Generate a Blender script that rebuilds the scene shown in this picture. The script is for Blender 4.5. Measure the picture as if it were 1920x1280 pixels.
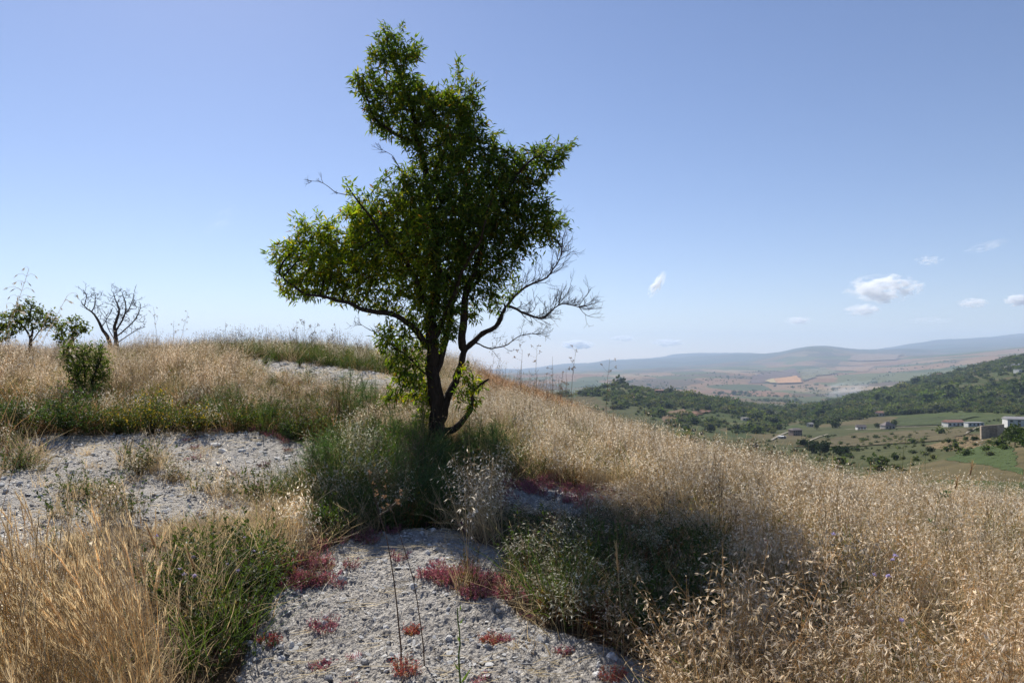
import bpy, math, random
import numpy as np
from mathutils import Vector

# ------------------------------------------------------------------ camera, sky, sun, exposure
for o in list(bpy.data.objects):
    bpy.data.objects.remove(o)
SC = bpy.context.scene
COL = SC.collection
F = 1280.0                       # focal length in pixels of a 1920-wide frame (24 mm on 36 mm)
HZ = 670.0                       # row of the true horizon
CAM = np.array([0.0, 0.0, 1.6])
PITCH = math.atan((HZ - 640.0) / F)
cam = bpy.data.cameras.new('camera')
cam.lens = 24.0
cam.sensor_width = 36.0
cam.clip_start = 0.05
cam.clip_end = 300000.0
camo = bpy.data.objects.new('camera', cam)
camo.location = CAM
camo.rotation_euler = (math.radians(90) + PITCH, 0, 0)
COL.objects.link(camo)
SC.camera = camo

SUN_AZ, SUN_EL = math.radians(-26), math.radians(41)
S = Vector((math.sin(SUN_AZ) * math.cos(SUN_EL), math.cos(SUN_AZ) * math.cos(SUN_EL), math.sin(SUN_EL)))
world = bpy.data.worlds.new('World')
SC.world = world
world.use_nodes = True
wn = world.node_tree
for n in list(wn.nodes):
    wn.nodes.remove(n)
sky = wn.nodes.new('ShaderNodeTexSky')
sky.sky_type = 'NISHITA'
sky.sun_disc = False
sky.sun_elevation = SUN_EL
sky.sun_rotation = SUN_AZ
sky.altitude = 400
sky.air_density = 1.0
sky.dust_density = 0.18
sky.ozone_density = 2.0
hs = wn.nodes.new('ShaderNodeMix')
hs.data_type = 'RGBA'
hs.blend_type = 'MULTIPLY'
hs.inputs[0].default_value = 1.0
hs.inputs[7].default_value = (0.95, 0.90, 1.01, 1)       # the camera's slightly violet white balance
bg = wn.nodes.new('ShaderNodeBackground')
bg.inputs['Strength'].default_value = 0.076
wo = wn.nodes.new('ShaderNodeOutputWorld')
wn.links.new(sky.outputs[0], hs.inputs[6])
wn.links.new(hs.outputs[2], bg.inputs['Color'])
wn.links.new(bg.outputs[0], wo.inputs['Surface'])

sl = bpy.data.lights.new('sun', 'SUN')
sl.energy = 5.0
sl.angle = math.radians(0.53)
sl.color = (1.0, 0.95, 0.87)
so = bpy.data.objects.new('sun', sl)
so.rotation_euler = S.to_track_quat('Z', 'Y').to_euler()
so.location = (-20, 40, 60)
COL.objects.link(so)

SC.view_settings.view_transform = 'Standard'
SC.view_settings.look = 'None'
SC.view_settings.exposure = 0.6
SC.view_settings.gamma = 1.0
SC.view_settings.use_curve_mapping = False
cy = SC.cycles
cy.use_denoising = True
cy.max_bounces = 8
cy.diffuse_bounces = 3
cy.glossy_bounces = 2
cy.transmission_bounces = 4
cy.volume_bounces = 6
cy.transparent_max_bounces = 8
cy.use_adaptive_sampling = True
cy.adaptive_threshold = 0.015
cy.caustics_reflective = False
cy.caustics_refractive = False
SC.render.use_persistent_data = False

# ------------------------------------------------------------------ helpers
rng = np.random.default_rng(7)
random.seed(7)

def tag(o, label=None, cat=None, group=None, kind=None):
    if label: o['label'] = label
    if cat: o['category'] = cat
    if group: o['group'] = group
    if kind: o['kind'] = kind
    return o

def empty(name, loc, label, cat, group=None, kind=None):
    o = bpy.data.objects.new(name, None)
    o.empty_display_size = 0.1
    o.location = [float(q) for q in loc]
    COL.objects.link(o)
    return tag(o, label, cat, group, kind)

def mesh(name, V, T, C=None, mat=None, smooth=False):
    V = np.asarray(V, dtype=np.float32); T = np.asarray(T, dtype=np.int32)
    k = T.shape[1]
    me = bpy.data.meshes.new(name)
    me.vertices.add(len(V)); me.vertices.foreach_set('co', V.ravel())
    me.loops.add(T.size); me.loops.foreach_set('vertex_index', T.ravel())
    me.polygons.add(len(T))
    me.polygons.foreach_set('loop_start', np.arange(0, T.size, k, dtype=np.int32))
    if smooth:
        me.polygons.foreach_set('use_smooth', np.ones(len(T), dtype=bool))
    else:
        me.polygons.foreach_set('use_smooth', np.zeros(len(T), dtype=bool))
    if C is not None:
        at = me.attributes.new('Col', 'FLOAT_COLOR', 'POINT')
        c4 = np.ones((len(V), 4), dtype=np.float32); c4[:, :3] = C
        at.data.foreach_set('color', c4.ravel())
    me.update(); me.validate()
    if mat: me.materials.append(mat)
    return me

def add(name, geo, mat, parent=None, loc=(0, 0, 0), smooth=False, rot=None):
    """geo = (V, T, C): link it as one mesh object; loc is subtracted when there is a parent base"""
    V, T, C = geo
    o = bpy.data.objects.new(name, mesh(name, V, T, C, mat, smooth))
    o.location = loc
    if rot: o.rotation_euler = rot
    COL.objects.link(o)
    if parent is not None: o.parent = parent
    return o

def join(parts):
    parts = [p for p in parts if p is not None and len(p[0])]
    Vs, Ts, Cs, n = [], [], [], 0
    for V, T, C in parts:
        Vs.append(V); Ts.append(np.asarray(T) + n); Cs.append(np.broadcast_to(C, (len(V), 3))); n += len(V)
    return np.concatenate(Vs), np.concatenate(Ts), np.concatenate(Cs)

def unit(a):
    a = np.asarray(a, float)
    return a / np.maximum(np.linalg.norm(a, axis=-1, keepdims=True), 1e-9)

def tube(P, R, sides=5, col=(.2, .15, .1), cap=True):
    P = np.asarray(P, float); R = np.broadcast_to(np.asarray(R, float), (len(P),))
    n = len(P)
    D = unit(np.gradient(P, axis=0))
    ref = np.array([0.31, 0.77, 0.2])
    if abs(np.dot(unit(P[-1] - P[0]), unit(ref))) > .9: ref = np.array([1., 0, 0])
    A = unit(np.cross(D, ref)); B = np.cross(D, A)
    th = np.arange(sides) * 2 * math.pi / sides
    V = P[:, None] + R[:, None, None] * (np.cos(th)[None, :, None] * A[:, None] + np.sin(th)[None, :, None] * B[:, None])
    V = V.reshape(-1, 3)
    i = np.arange(n - 1)[:, None] * sides; j = np.arange(sides)[None]; k = (j + 1) % sides
    a, b, c, d = (i + j).ravel(), (i + k).ravel(), (i + sides + k).ravel(), (i + sides + j).ravel()
    T = np.concatenate([np.stack([a, b, c], 1), np.stack([a, c, d], 1)])
    if cap:
        V = np.concatenate([V, P[-1:] + D[-1:] * R[-1]])
        e = (n - 1) * sides
        T = np.concatenate([T, np.stack([e + np.arange(sides), e + (np.arange(sides) + 1) % sides, np.full(sides, len(V) - 1)], 1)])
    return V, T, np.broadcast_to(np.asarray(col, float), (len(V), 3))

def leaves(P, D, N, L, W, C, fold=.25, bend=.2, tipcol=None, at=.42):
    """lance-shaped folded leaves: 5 vertices, 4 triangles each"""
    P = np.asarray(P, float); n = len(P)
    D = unit(D); N = np.asarray(N, float)
    X = unit(np.cross(D, N)); N = np.cross(X, D)
    L = np.broadcast_to(np.asarray(L, float), (n,))[:, None]; W = np.broadcast_to(np.asarray(W, float), (n,))[:, None]
    fold = np.broadcast_to(np.asarray(fold, float), (n,))[:, None]; bend = np.broadcast_to(np.asarray(bend, float), (n,))[:, None]
    m = P + D * L * at
    V = np.stack([P, m - X * W / 2 + N * W * fold, m, m + X * W / 2 + N * W * fold, P + D * L - N * L * bend], 1).reshape(-1, 3)
    t = np.array([[0, 2, 1], [0, 3, 2], [1, 2, 4], [2, 3, 4]])
    T = (np.arange(n)[:, None, None] * 5 + t[None]).reshape(-1, 3)
    C = np.broadcast_to(np.asarray(C, float), (n, 3))
    CC = np.repeat(C[:, None], 5, 1).copy()
    if tipcol is not None: CC[:, 4] = tipcol
    return V, T, CC.reshape(-1, 3)

def blades(P, D, H, W, bend, C0, C1, seg=3, side=None):
    """curved grass blades: tapering strips"""
    P = np.asarray(P, float); n = len(P)
    D = unit(D)
    H = np.broadcast_to(H, (n,)); W = np.broadcast_to(W, (n,))
    bd = np.asarray(bend, float)                       # horizontal bend vector (n,3)
    X = unit(np.cross(D, np.stack([rng.normal(size=n), rng.normal(size=n), np.zeros(n)], 1)))
    t = np.linspace(0, 1, seg + 1)
    c = P[:, None] + D[:, None] * (H[:, None] * t)[..., None] + bd[:, None] * (t ** 2)[None, :, None]
    w = (W[:, None] * (1 - t ** 1.6)[None] * .5 + .0004)[..., None] * X[:, None]
    V = np.stack([c - w, c + w], 2).reshape(-1, 3)
    b = np.arange(n)[:, None] * (2 * (seg + 1)) + 2 * np.arange(seg)[None]
    b = b.ravel()
    T = np.concatenate([np.stack([b, b + 1, b + 3], 1), np.stack([b, b + 3, b + 2], 1)])
    C0 = np.broadcast_to(np.asarray(C0, float), (n, 3)); C1 = np.broadcast_to(np.asarray(C1, float), (n, 3))
    C = C0[:, None] * (1 - t)[None, :, None] + C1[:, None] * t[None, :, None]
    return V, T, np.repeat(C, 2, 1).reshape(-1, 3)

def box(c, s, col=(.5, .5, .5), yaw=0.0):
    c = np.asarray(c, float); s = np.asarray(s, float) / 2
    q = np.array([[-1, -1, -1], [1, -1, -1], [1, 1, -1], [-1, 1, -1], [-1, -1, 1], [1, -1, 1], [1, 1, 1], [-1, 1, 1]]) * s
    f = [[0, 3, 2, 1], [4, 5, 6, 7], [0, 1, 5, 4], [1, 2, 6, 5], [2, 3, 7, 6], [3, 0, 4, 7]]
    T = np.array([t for a in f for t in ([a[0], a[1], a[2]], [a[0], a[2], a[3]])])
    cs, sn = math.cos(yaw), math.sin(yaw)
    q = np.stack([q[:, 0] * cs - q[:, 1] * sn, q[:, 0] * sn + q[:, 1] * cs, q[:, 2]], 1)
    return q + c, T, np.broadcast_to(np.asarray(col, float), (8, 3))

# value noise ----------------------------------------------------------------
def _h(ix, iy, seed):
    x = (ix.astype(np.int64) * 374761393 + iy.astype(np.int64) * 668265263 + seed * 1442695041) & 0xffffffff
    x = ((x ^ (x >> 13)) * 1274126177) & 0xffffffff
    x = ((x ^ (x >> 16)) * 2246822519) & 0xffffffff
    return ((x ^ (x >> 15)) & 0xffffff) / float(0xffffff)

def noise(x, y, seed=0):
    x = np.asarray(x, float); y = np.asarray(y, float)
    ix = np.floor(x); iy = np.floor(y)
    fx = x - ix; fy = y - iy
    fx = fx * fx * fx * (fx * (fx * 6 - 15) + 10); fy = fy * fy * fy * (fy * (fy * 6 - 15) + 10)
    a = _h(ix, iy, seed); b = _h(ix + 1, iy, seed); c = _h(ix, iy + 1, seed); d = _h(ix + 1, iy + 1, seed)
    return (a + (b - a) * fx) * (1 - fy) + (c + (d - c) * fx) * fy

def fbm(x, y, oct=4, seed=0, gain=.5):
    s, a, t = 0., 1., 0.
    for i in range(oct):
        s = s + a * (noise(x * 2 ** i + 17.3 * i, y * 2 ** i - 9.1 * i, seed + i) * 2 - 1); t += a; a *= gain
    return s / t

def sstep(a, b, x):
    t = np.clip((np.asarray(x, float) - a) / (b - a), 0, 1)
    return t * t * (3 - 2 * t)

def ray(px, py):
    cp, sp = math.cos(PITCH), math.sin(PITCH)
    u, v = (px - 960.0) / F, (640.0 - py) / F
    return np.array([u, cp - v * sp, sp + v * cp])

def at(px, py, d):
    """the place in the world seen at photograph pixel (px, py) at the distance d ahead"""
    r = ray(px, py)
    return CAM + r * (d / r[1])

def project(P):
    P = np.asarray(P, float) - CAM
    cp, sp = math.cos(PITCH), math.sin(PITCH)
    dep = np.maximum(P[..., 1] * cp + P[..., 2] * sp, 1e-3)
    up = -P[..., 1] * sp + P[..., 2] * cp
    return 960 + F * P[..., 0] / dep, 640 - F * up / dep

def inpoly(px, py, poly):
    px = np.asarray(px, float); py = np.asarray(py, float)
    r = np.zeros(px.shape, bool)
    n = len(poly)
    for i in range(n):
        x0, y0 = poly[i]; x1, y1 = poly[(i + 1) % n]
        if y0 == y1: continue
        c = ((y0 > py) != (y1 > py)) & (px < (x1 - x0) * (py - y0) / (y1 - y0) + x0)
        r ^= c
    return r

def polydist(px, py, poly):
    d = np.full(np.shape(px), 1e9)
    n = len(poly)
    for i in range(n):
        a = np.array(poly[i], float); b = np.array(poly[(i + 1) % n], float); e = b - a
        t = np.clip(((px - a[0]) * e[0] + (py - a[1]) * e[1]) / max(e @ e, 1e-9), 0, 1)
        d = np.minimum(d, np.hypot(px - a[0] - t * e[0], py - a[1] - t * e[1]))
    return d

# ------------------------------------------------------------------ materials
def new_mat(name):
    m = bpy.data.materials.new(name); m.use_nodes = True
    nt = m.node_tree
    for n in list(nt.nodes): nt.nodes.remove(n)
    return m, nt, nt.nodes.new('ShaderNodeOutputMaterial')

def N(nt, t, **kw):
    n = nt.nodes.new(t)
    for k, v in kw.items():
        if k.startswith('i_'):
            n.inputs[k[2:]].default_value = v
        elif k.startswith('n_'):
            n.inputs[int(k[2:])].default_value = v
        else:
            setattr(n, k, v)
    return n

def mixc(nt, fac, a, b, blend='MIX'):
    n = N(nt, 'ShaderNodeMix', data_type='RGBA', blend_type=blend)
    for s, v in ((0, fac), (6, a), (7, b)):
        if hasattr(v, 'links') or isinstance(v, bpy.types.NodeSocket): nt.links.new(v, n.inputs[s])
        elif s == 0: n.inputs[0].default_value = v
        else: n.inputs[s].default_value = (*v, 1) if len(v) == 3 else v
    return n.outputs[2]

def math_(nt, op, a, b=None, clamp=False):
    n = N(nt, 'ShaderNodeMath', operation=op, use_clamp=clamp)
    for s, v in ((0, a), (1, b)):
        if v is None: continue
        if isinstance(v, bpy.types.NodeSocket): nt.links.new(v, n.inputs[s])
        else: n.inputs[s].default_value = v
    return n.outputs[0]

def ramp(nt, fac, stops, interp='LINEAR'):
    n = N(nt, 'ShaderNodeValToRGB')
    cr = n.color_ramp; cr.interpolation = interp
    while len(cr.elements) > 1: cr.elements.remove(cr.elements[-1])
    for i, (p, c) in enumerate(stops):
        e = cr.elements[0] if i == 0 else cr.elements.new(p)
        e.position = p; e.color = (*c, 1) if len(c) == 3 else c
    nt.links.new(fac, n.inputs[0])
    return n.outputs[0]

def plant_mat(name, trans=.35, rough=.55, spec=.25, tint=False, tcol=(1.25, 1.2, .8), var=.25):
    """thin plant tissue: light shines through it; colour comes from the piece's own colour attribute"""
    m, nt, out = new_mat(name)
    a = N(nt, 'ShaderNodeAttribute', attribute_name='Col').outputs['Color']
    if tint:
        t = N(nt, 'ShaderNodeAttribute', attribute_name='tint', attribute_type='INSTANCER').outputs['Color']
        a = mixc(nt, 1.0, a, t, 'MULTIPLY')
    geo = N(nt, 'ShaderNodeNewGeometry')
    r = geo.outputs['Random Per Island']
    v = math_(nt, 'MULTIPLY_ADD', r, 2 * var); v.node.inputs[2].default_value = 1 - var
    a = mixc(nt, 1.0, a, v, 'MULTIPLY')
    p = N(nt, 'ShaderNodeBsdfPrincipled')
    nt.links.new(a, p.inputs['Base Color'])
    p.inputs['Roughness'].default_value = rough
    p.inputs['Specular IOR Level'].default_value = spec
    if trans > 0:
        tr = N(nt, 'ShaderNodeBsdfTranslucent')
        nt.links.new(mixc(nt, 1.0, a, tcol, 'MULTIPLY'), tr.inputs['Color'])
        mx = N(nt, 'ShaderNodeMixShader'); mx.inputs[0].default_value = trans
        nt.links.new(p.outputs[0], mx.inputs[1]); nt.links.new(tr.outputs[0], mx.inputs[2])
        nt.links.new(mx.outputs[0], out.inputs['Surface'])
    else:
        nt.links.new(p.outputs[0], out.inputs['Surface'])
    return m

M_STRAW = plant_mat('straw', .45, .5, .35, True, (1.1, 1.05, .95))
M_STRAW1 = plant_mat('straw_single', .45, .5, .35, False, (1.1, 1.05, .95))
M_GREEN = plant_mat('herb', .4, .5, .3, True, (1.3, 1.35, .5))
M_GREEN1 = plant_mat('herb_single', .4, .5, .3, False, (1.3, 1.35, .5))
M_LEAF = plant_mat('almond_leaf', .5, .6, .18, False, (2.2, 2.05, .42), .35)
M_SEDUM = plant_mat('stonecrop', .3, .4, .3, True, (1.3, .8, .8))
M_SEDUM1 = plant_mat('stonecrop_single', .3, .4, .3, False, (1.3, .8, .8))
M_PETAL = plant_mat('petal', .4, .5, .2, False, (1.1, 1.1, 1.1), .1)

def bark_mat(name, c0, c1, scale=30):
    m, nt, out = new_mat(name)
    tc = N(nt, 'ShaderNodeTexCoord')
    mp = N(nt, 'ShaderNodeMapping'); mp.inputs['Scale'].default_value = (1, 1, .25)
    nt.links.new(tc.outputs['Object'], mp.inputs[0])
    n1 = N(nt, 'ShaderNodeTexNoise', i_Scale=scale, i_Detail=6, i_Roughness=.65)
    nt.links.new(mp.outputs[0], n1.inputs['Vector'])
    c = ramp(nt, n1.outputs[0], [(.3, c0), (.7, c1)])
    p = N(nt, 'ShaderNodeBsdfPrincipled', i_Roughness=.95)
    p.inputs['Specular IOR Level'].default_value = .08
    nt.links.new(c, p.inputs['Base Color'])
    b = N(nt, 'ShaderNodeBump', i_Strength=1.0, i_Distance=.035)
    nt.links.new(n1.outputs[0], b.inputs['Height']); nt.links.new(b.outputs[0], p.inputs['Normal'])
    nt.links.new(p.outputs[0], out.inputs['Surface'])
    return m
M_BARK = bark_mat('bark', (.018, .014, .011), (.058, .045, .036))
M_DEADWOOD = bark_mat('dead_wood', (.035, .028, .025), (.11, .09, .08), 60)

def stone_mat(name, c0, c1, scale=25, bump=.6, dist=.01):
    m, nt, out = new_mat(name)
    tc = N(nt, 'ShaderNodeTexCoord')
    n1 = N(nt, 'ShaderNodeTexNoise', i_Scale=scale, i_Detail=7, i_Roughness=.65)
    nt.links.new(tc.outputs['Object'], n1.inputs['Vector'])
    oi = N(nt, 'ShaderNodeObjectInfo')
    c = ramp(nt, n1.outputs[0], [(.3, c0), (.65, c1)])
    v = math_(nt, 'MULTIPLY_ADD', oi.outputs['Random'], .55); v.node.inputs[2].default_value = .7
    c = mixc(nt, 1.0, c, v, 'MULTIPLY')
    p = N(nt, 'ShaderNodeBsdfPrincipled', i_Roughness=.8)
    p.inputs['Specular IOR Level'].default_value = .25
    nt.links.new(c, p.inputs['Base Color'])
    b = N(nt, 'ShaderNodeBump', i_Strength=bump, i_Distance=dist)
    nt.links.new(n1.outputs[0], b.inputs['Height']); nt.links.new(b.outputs[0], p.inputs['Normal'])
    nt.links.new(p.outputs[0], out.inputs['Surface'])
    return m
M_STONE = stone_mat('pale_stone', (.34, .33, .31), (.66, .65, .62))
M_FLAKE = stone_mat('rock_flake', (.36, .35, .33), (.68, .67, .64), 40)

def plain_mat(name, col, rough=.8, var=.15, scale=2.0):
    m, nt, out = new_mat(name)
    tc = N(nt, 'ShaderNodeTexCoord')
    n1 = N(nt, 'ShaderNodeTexNoise', i_Scale=scale, i_Detail=5)
    nt.links.new(tc.outputs['Object'], n1.inputs['Vector'])
    c = np.array(col)
    k = ramp(nt, n1.outputs[0], [(.3, tuple(c * (1 - var))), (.7, tuple(np.minimum(c * (1 + var), .9)))])
    p = N(nt, 'ShaderNodeBsdfPrincipled', i_Roughness=rough)
    nt.links.new(k, p.inputs['Base Color'])
    nt.links.new(p.outputs[0], out.inputs['Surface'])
    return m
# ------------------------------------------------------------------ the near hill
CTRL = [at(*q) for q in [
    (430, 1280, 3.2), (860, 1280, 3.2), (1200, 1280, 3.2), (700, 1150, 3.9), (950, 1150, 3.9),
    (860, 1008, 5.0), (700, 1030, 4.9), (935, 1060, 4.5), (860, 985, 5.7), (860, 930, 6.5), (820, 838, 8.0),
    (600, 960, 5.8), (600, 870, 7.5), (300, 1000, 5.4), (300, 820, 8.5), (0, 1000, 5.2), (0, 850, 7.8),
    (100, 1150, 3.6), (0, 1280, 2.9), (400, 1120, 3.9), (150, 775, 10), (400, 775, 10), (600, 785, 9.7),
    (100, 705, 13), (300, 695, 13.5), (560, 690, 13.5), (740, 722, 12), (470, 684, 13.5),
    (560, 669, 16.5), (400, 668, 16.5), (700, 690, 15), (150, 690, 17), (50, 685, 19), (220, 685, 20),
    (840, 765, 11), (900, 742, 13.5), (1000, 745, 16), (1100, 792, 15), (1300, 885, 12.5), (1450, 918, 11.5),
    (1600, 955, 10.5), (1760, 978, 9.6), (1920, 990, 8.8), (1030, 930, 6.3), (1100, 885, 7.5), (1250, 905, 7.5), (1400, 1050, 5.0),
    (1600, 1010, 6.5), (1600, 1150, 4.2), (1900, 1200, 4.1)]]
CTRL += [np.array(q, float) for q in [
    (2.5, 3.2, -.03), (3.5, 2.3, -.1), (-3, 2, .1), (0, 1, .0), (0, -3, -.1), (-6, 0, .1), (6, 0, -.5), (10, 4, -1.6), (11, 9, -2.2),
    (-9, 9, .9), (-12, 12, 1.4), (-12, 5, .8), (-14, 18, 1.4), (1, 22, -.9), (4, 19, -1.6), (7, 16, -2.6), (10, 13.5, -2.9),
    (-6, 23, .8), (-14, 25, .7), (-32, 15, .6), (-22, 36, -3), (0, 35, -7), (14, 30, -9), (25, 15, -8), (22, 4, -6), (20, -8, -4), (-20, -8, 0), (0, -14, -.4)]]
CTRL = np.array(CTRL)
def _tk(r2):
    return np.where(r2 > 1e-9, r2 * np.log(np.maximum(r2, 1e-9)) * .5, 0)
_n = len(CTRL)
_d2 = ((CTRL[:, None, :2] - CTRL[None, :, :2]) ** 2).sum(-1)
_A = np.zeros((_n + 3, _n + 3)); _A[:_n, :_n] = _tk(_d2) + np.eye(_n) * .06
_A[:_n, _n] = 1; _A[:_n, _n + 1:] = CTRL[:, :2]; _A[_n:, :_n] = _A[:_n, _n:].T
_w = np.linalg.solve(_A, np.concatenate([CTRL[:, 2], np.zeros(3)]))

def hill(x, y):
    """height of the near hill"""
    x = np.asarray(x, float); y = np.asarray(y, float)
    sh = x.shape; x = x.ravel(); y = y.ravel(); z = np.empty(len(x))
    for a in range(0, len(x), 40000):
        X = x[a:a + 40000]; Y = y[a:a + 40000]
        r = np.maximum(np.hypot(X, Y - 8), 1e-6); s = np.minimum(1, 34 / r)
        xc, yc = X * s, 8 + (Y - 8) * s
        k = _tk((xc[:, None] - CTRL[:, 0]) ** 2 + (yc[:, None] - CTRL[:, 1]) ** 2)
        z[a:a + 40000] = k @ _w[:_n] + _w[_n] + _w[_n + 1] * xc + _w[_n + 2] * yc - .34 * np.maximum(r - 34, 0)
    z += .05 * fbm(x * .9, y * .9, 3, 5)
    return z.reshape(sh)

def ground(px, py):
    """first meeting of the sight line through a photograph pixel with the near hill"""
    r = ray(px, py)
    t = np.linspace(1.2, 26, 1400)
    P = CAM + r * (t / r[1])[:, None]
    h = hill(P[:, 0], P[:, 1])
    i = np.argmax(P[:, 2] < h)
    if P[i, 2] >= h[i]:
        i = np.argmin(P[:, 2] - h)
    return np.array([P[i, 0], P[i, 1], h[i]])

R_MOUND = [(330, 3500), (400, 1420), (440, 1270), (480, 1190), (515, 1110), (570, 1050), (650, 1015), (700, 1000), (760, 992), (860, 996), (935, 1030), (950, 1065), (930, 1095), (955, 1130), (1010, 1175), (1130, 1210), (1230, 1255), (1300, 1420), (1400, 3500)]
R_SLAB = [(-200, 845), (0, 838), (90, 815), (330, 812), (480, 815), (615, 838), (605, 875), (540, 915), (480, 940), (500, 965), (430, 985), (300, 1000), (210, 985), (110, 1010), (0, 1045), (-200, 1060)]
R_UPPER = [(455, 678), (500, 674), (560, 680), (640, 688), (740, 705), (800, 735), (870, 752), (905, 770), (860, 778), (780, 752), (700, 740), (600, 722), (500, 712)]
R_PINK = [(915, 930), (950, 912), (1010, 902), (1110, 918), (1130, 945), (1080, 962), (980, 968), (920, 955)]
R_BARE = [(1360, 1035), (1400, 1015), (1455, 1020), (1465, 1055), (1400, 1080), (1370, 1065)]
ROCKS = [R_MOUND, R_SLAB, R_UPPER, R_PINK, R_BARE]

def jitter(x, y, px, py, amp=14):
    return px + amp * fbm(x * 3.1, y * 3.1, 3, 31), py + amp * .5 * fbm(x * 3.3 + 40, y * 3.3, 3, 37)

def rockmask(x, y, z=None):
    if z is None: z = hill(x, y)
    px, py = project(np.stack([x, y, z], -1))
    px, py = jitter(x, y, px, py)
    m = np.zeros(np.shape(px))
    front = np.asarray(y) > .6
    for i, pl in enumerate(ROCKS):
        d = polydist(px, py, pl); ins = inpoly(px, py, pl)
        sd = np.where(ins, d, -d)
        m = np.maximum(m, sstep(-5, 7, sd) * front)
    return m

# rings and spokes: fine where the bare rock shows
_rings = np.concatenate([np.geomspace(.35, 2.6, 40, endpoint=False), np.geomspace(2.6, 10, 330, endpoint=False), np.geomspace(10, 17, 80, endpoint=False), np.geomspace(17, 75, 50)])
_ang = np.radians(np.concatenate([np.linspace(-115, -40, 40, endpoint=False), np.linspace(-40, 40, 640), np.linspace(40, 115, 41)[1:]]))
def polar_grid(rings, ang):
    a, r = np.meshgrid(ang, rings)
    nx, ny = len(ang), len(rings)
    i = (np.arange(ny - 1)[:, None] * nx + np.arange(nx - 1)[None]).ravel()
    Q = np.stack([i, i + 1, i + nx + 1, i + nx], 1)
    return (np.sin(a) * r).ravel(), (np.cos(a) * r).ravel(), Q
gx, gy, gq = polar_grid(_rings, _ang)
gz = hill(gx, gy)
gm = rockmask(gx, gy, gz)
crust = .016 * fbm(gx * 5, gy * 5, 3, 41) + .012 * np.abs(fbm(gx * 11, gy * 15, 3, 43)) + .012 * fbm(gx * 30, gy * 30, 2, 47)
crust += .010 * (noise(gx * 46, gy * 60, 51) > .62) + .008 * sstep(.5, .75, noise(gx * 16 + 3, gy * 30, 53)) + .006 * fbm(gx * 90, gy * 110, 1, 57)
gz2 = gz + gm * crust + (1 - gm) * .02 * fbm(gx * 4, gy * 4, 2, 61)
# packed earth under the camera, so the sheet closes there
gx = np.append(gx, 0.0); gy = np.append(gy, 0.0); gz2 = np.append(gz2, hill(np.array([0.]), np.array([0.]))); gm = np.append(gm, 0)

def ground_mat():
    m, nt, out = new_mat('hill_ground')
    tc = N(nt, 'ShaderNodeTexCoord')
    ra = N(nt, 'ShaderNodeAttribute', attribute_name='rock').outputs['Fac']
    n1 = N(nt, 'ShaderNodeTexNoise', i_Scale=2.2, i_Detail=5, i_Roughness=.6)
    n2 = N(nt, 'ShaderNodeTexNoise', i_Scale=28, i_Detail=6, i_Roughness=.7)
    n3 = N(nt, 'ShaderNodeTexNoise', i_Scale=110, i_Detail=4, i_Roughness=.65)
    vo = N(nt, 'ShaderNodeTexVoronoi', i_Scale=62, feature='F1')
    for n in (n1, n2, n3, vo): nt.links.new(tc.outputs['Object'], n.inputs['Vector'])
    c1 = ramp(nt, n2.outputs[0], [(.28, (.28, .265, .245)), (.5, (.46, .445, .42)), (.72, (.66, .65, .625))])
    c2 = ramp(nt, n1.outputs[0], [(.3, (.72, .68, .64)), (.7, (1.05, 1.03, 1.0))])
    rock = mixc(nt, 1.0, c1, c2, 'MULTIPLY')
    vr = ramp(nt, vo.outputs['Color'], [(0, (.78, .77, .76)), (.8, (1, 1, 1)), (.93, (1.35, 1.35, 1.33))])
    rock = mixc(nt, 1.0, rock, vr, 'MULTIPLY')
    rock = mixc(nt, ramp(nt, n1.outputs[0], [(.5, (0, 0, 0)), (.68, (.55, .55, .55))]), rock, (.30, .265, .22))
    lit = ramp(nt, n2.outputs[0], [(.3, (.055, .035, .02)), (.55, (.13, .085, .045)), (.75, (.24, .175, .1))])
    col = mixc(nt, ra, lit, rock)
    p = N(nt, 'ShaderNodeBsdfPrincipled', i_Roughness=.85)
    p.inputs['Specular IOR Level'].default_value = .2
    nt.links.new(col, p.inputs['Base Color'])
    hgt = math_(nt, 'ADD', math_(nt, 'MULTIPLY', n2.outputs[0], 1.2), math_(nt, 'MULTIPLY', n3.outputs[0], .6))
    hgt = math_(nt, 'ADD', hgt, math_(nt, 'MULTIPLY', vo.outputs['Distance'], .7))
    b = N(nt, 'ShaderNodeBump', i_Strength=.9, i_Distance=.022)
    nt.links.new(hgt, b.inputs['Height']); nt.links.new(b.outputs[0], p.inputs['Normal'])
    nt.links.new(p.outputs[0], out.inputs['Surface'])
    return m
n0 = len(_ang)
fan = np.stack([np.full(n0 - 1, len(gx) - 1), np.arange(1, n0), np.arange(n0 - 1)], 1)
me = mesh('hill_ground', np.stack([gx, gy, gz2], 1), np.concatenate([gq[:, [0, 1, 2]], gq[:, [0, 2, 3]], fan]), None, ground_mat(), True)
a_ = me.attributes.new('rock', 'FLOAT', 'POINT'); a_.data.foreach_set('value', gm.astype(np.float32))
go = bpy.data.objects.new('hill_ground', me); COL.objects.link(go)
tag(go, 'pale crumbly rock and dry soil of the near hilltop', 'ground', kind='structure')

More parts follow.
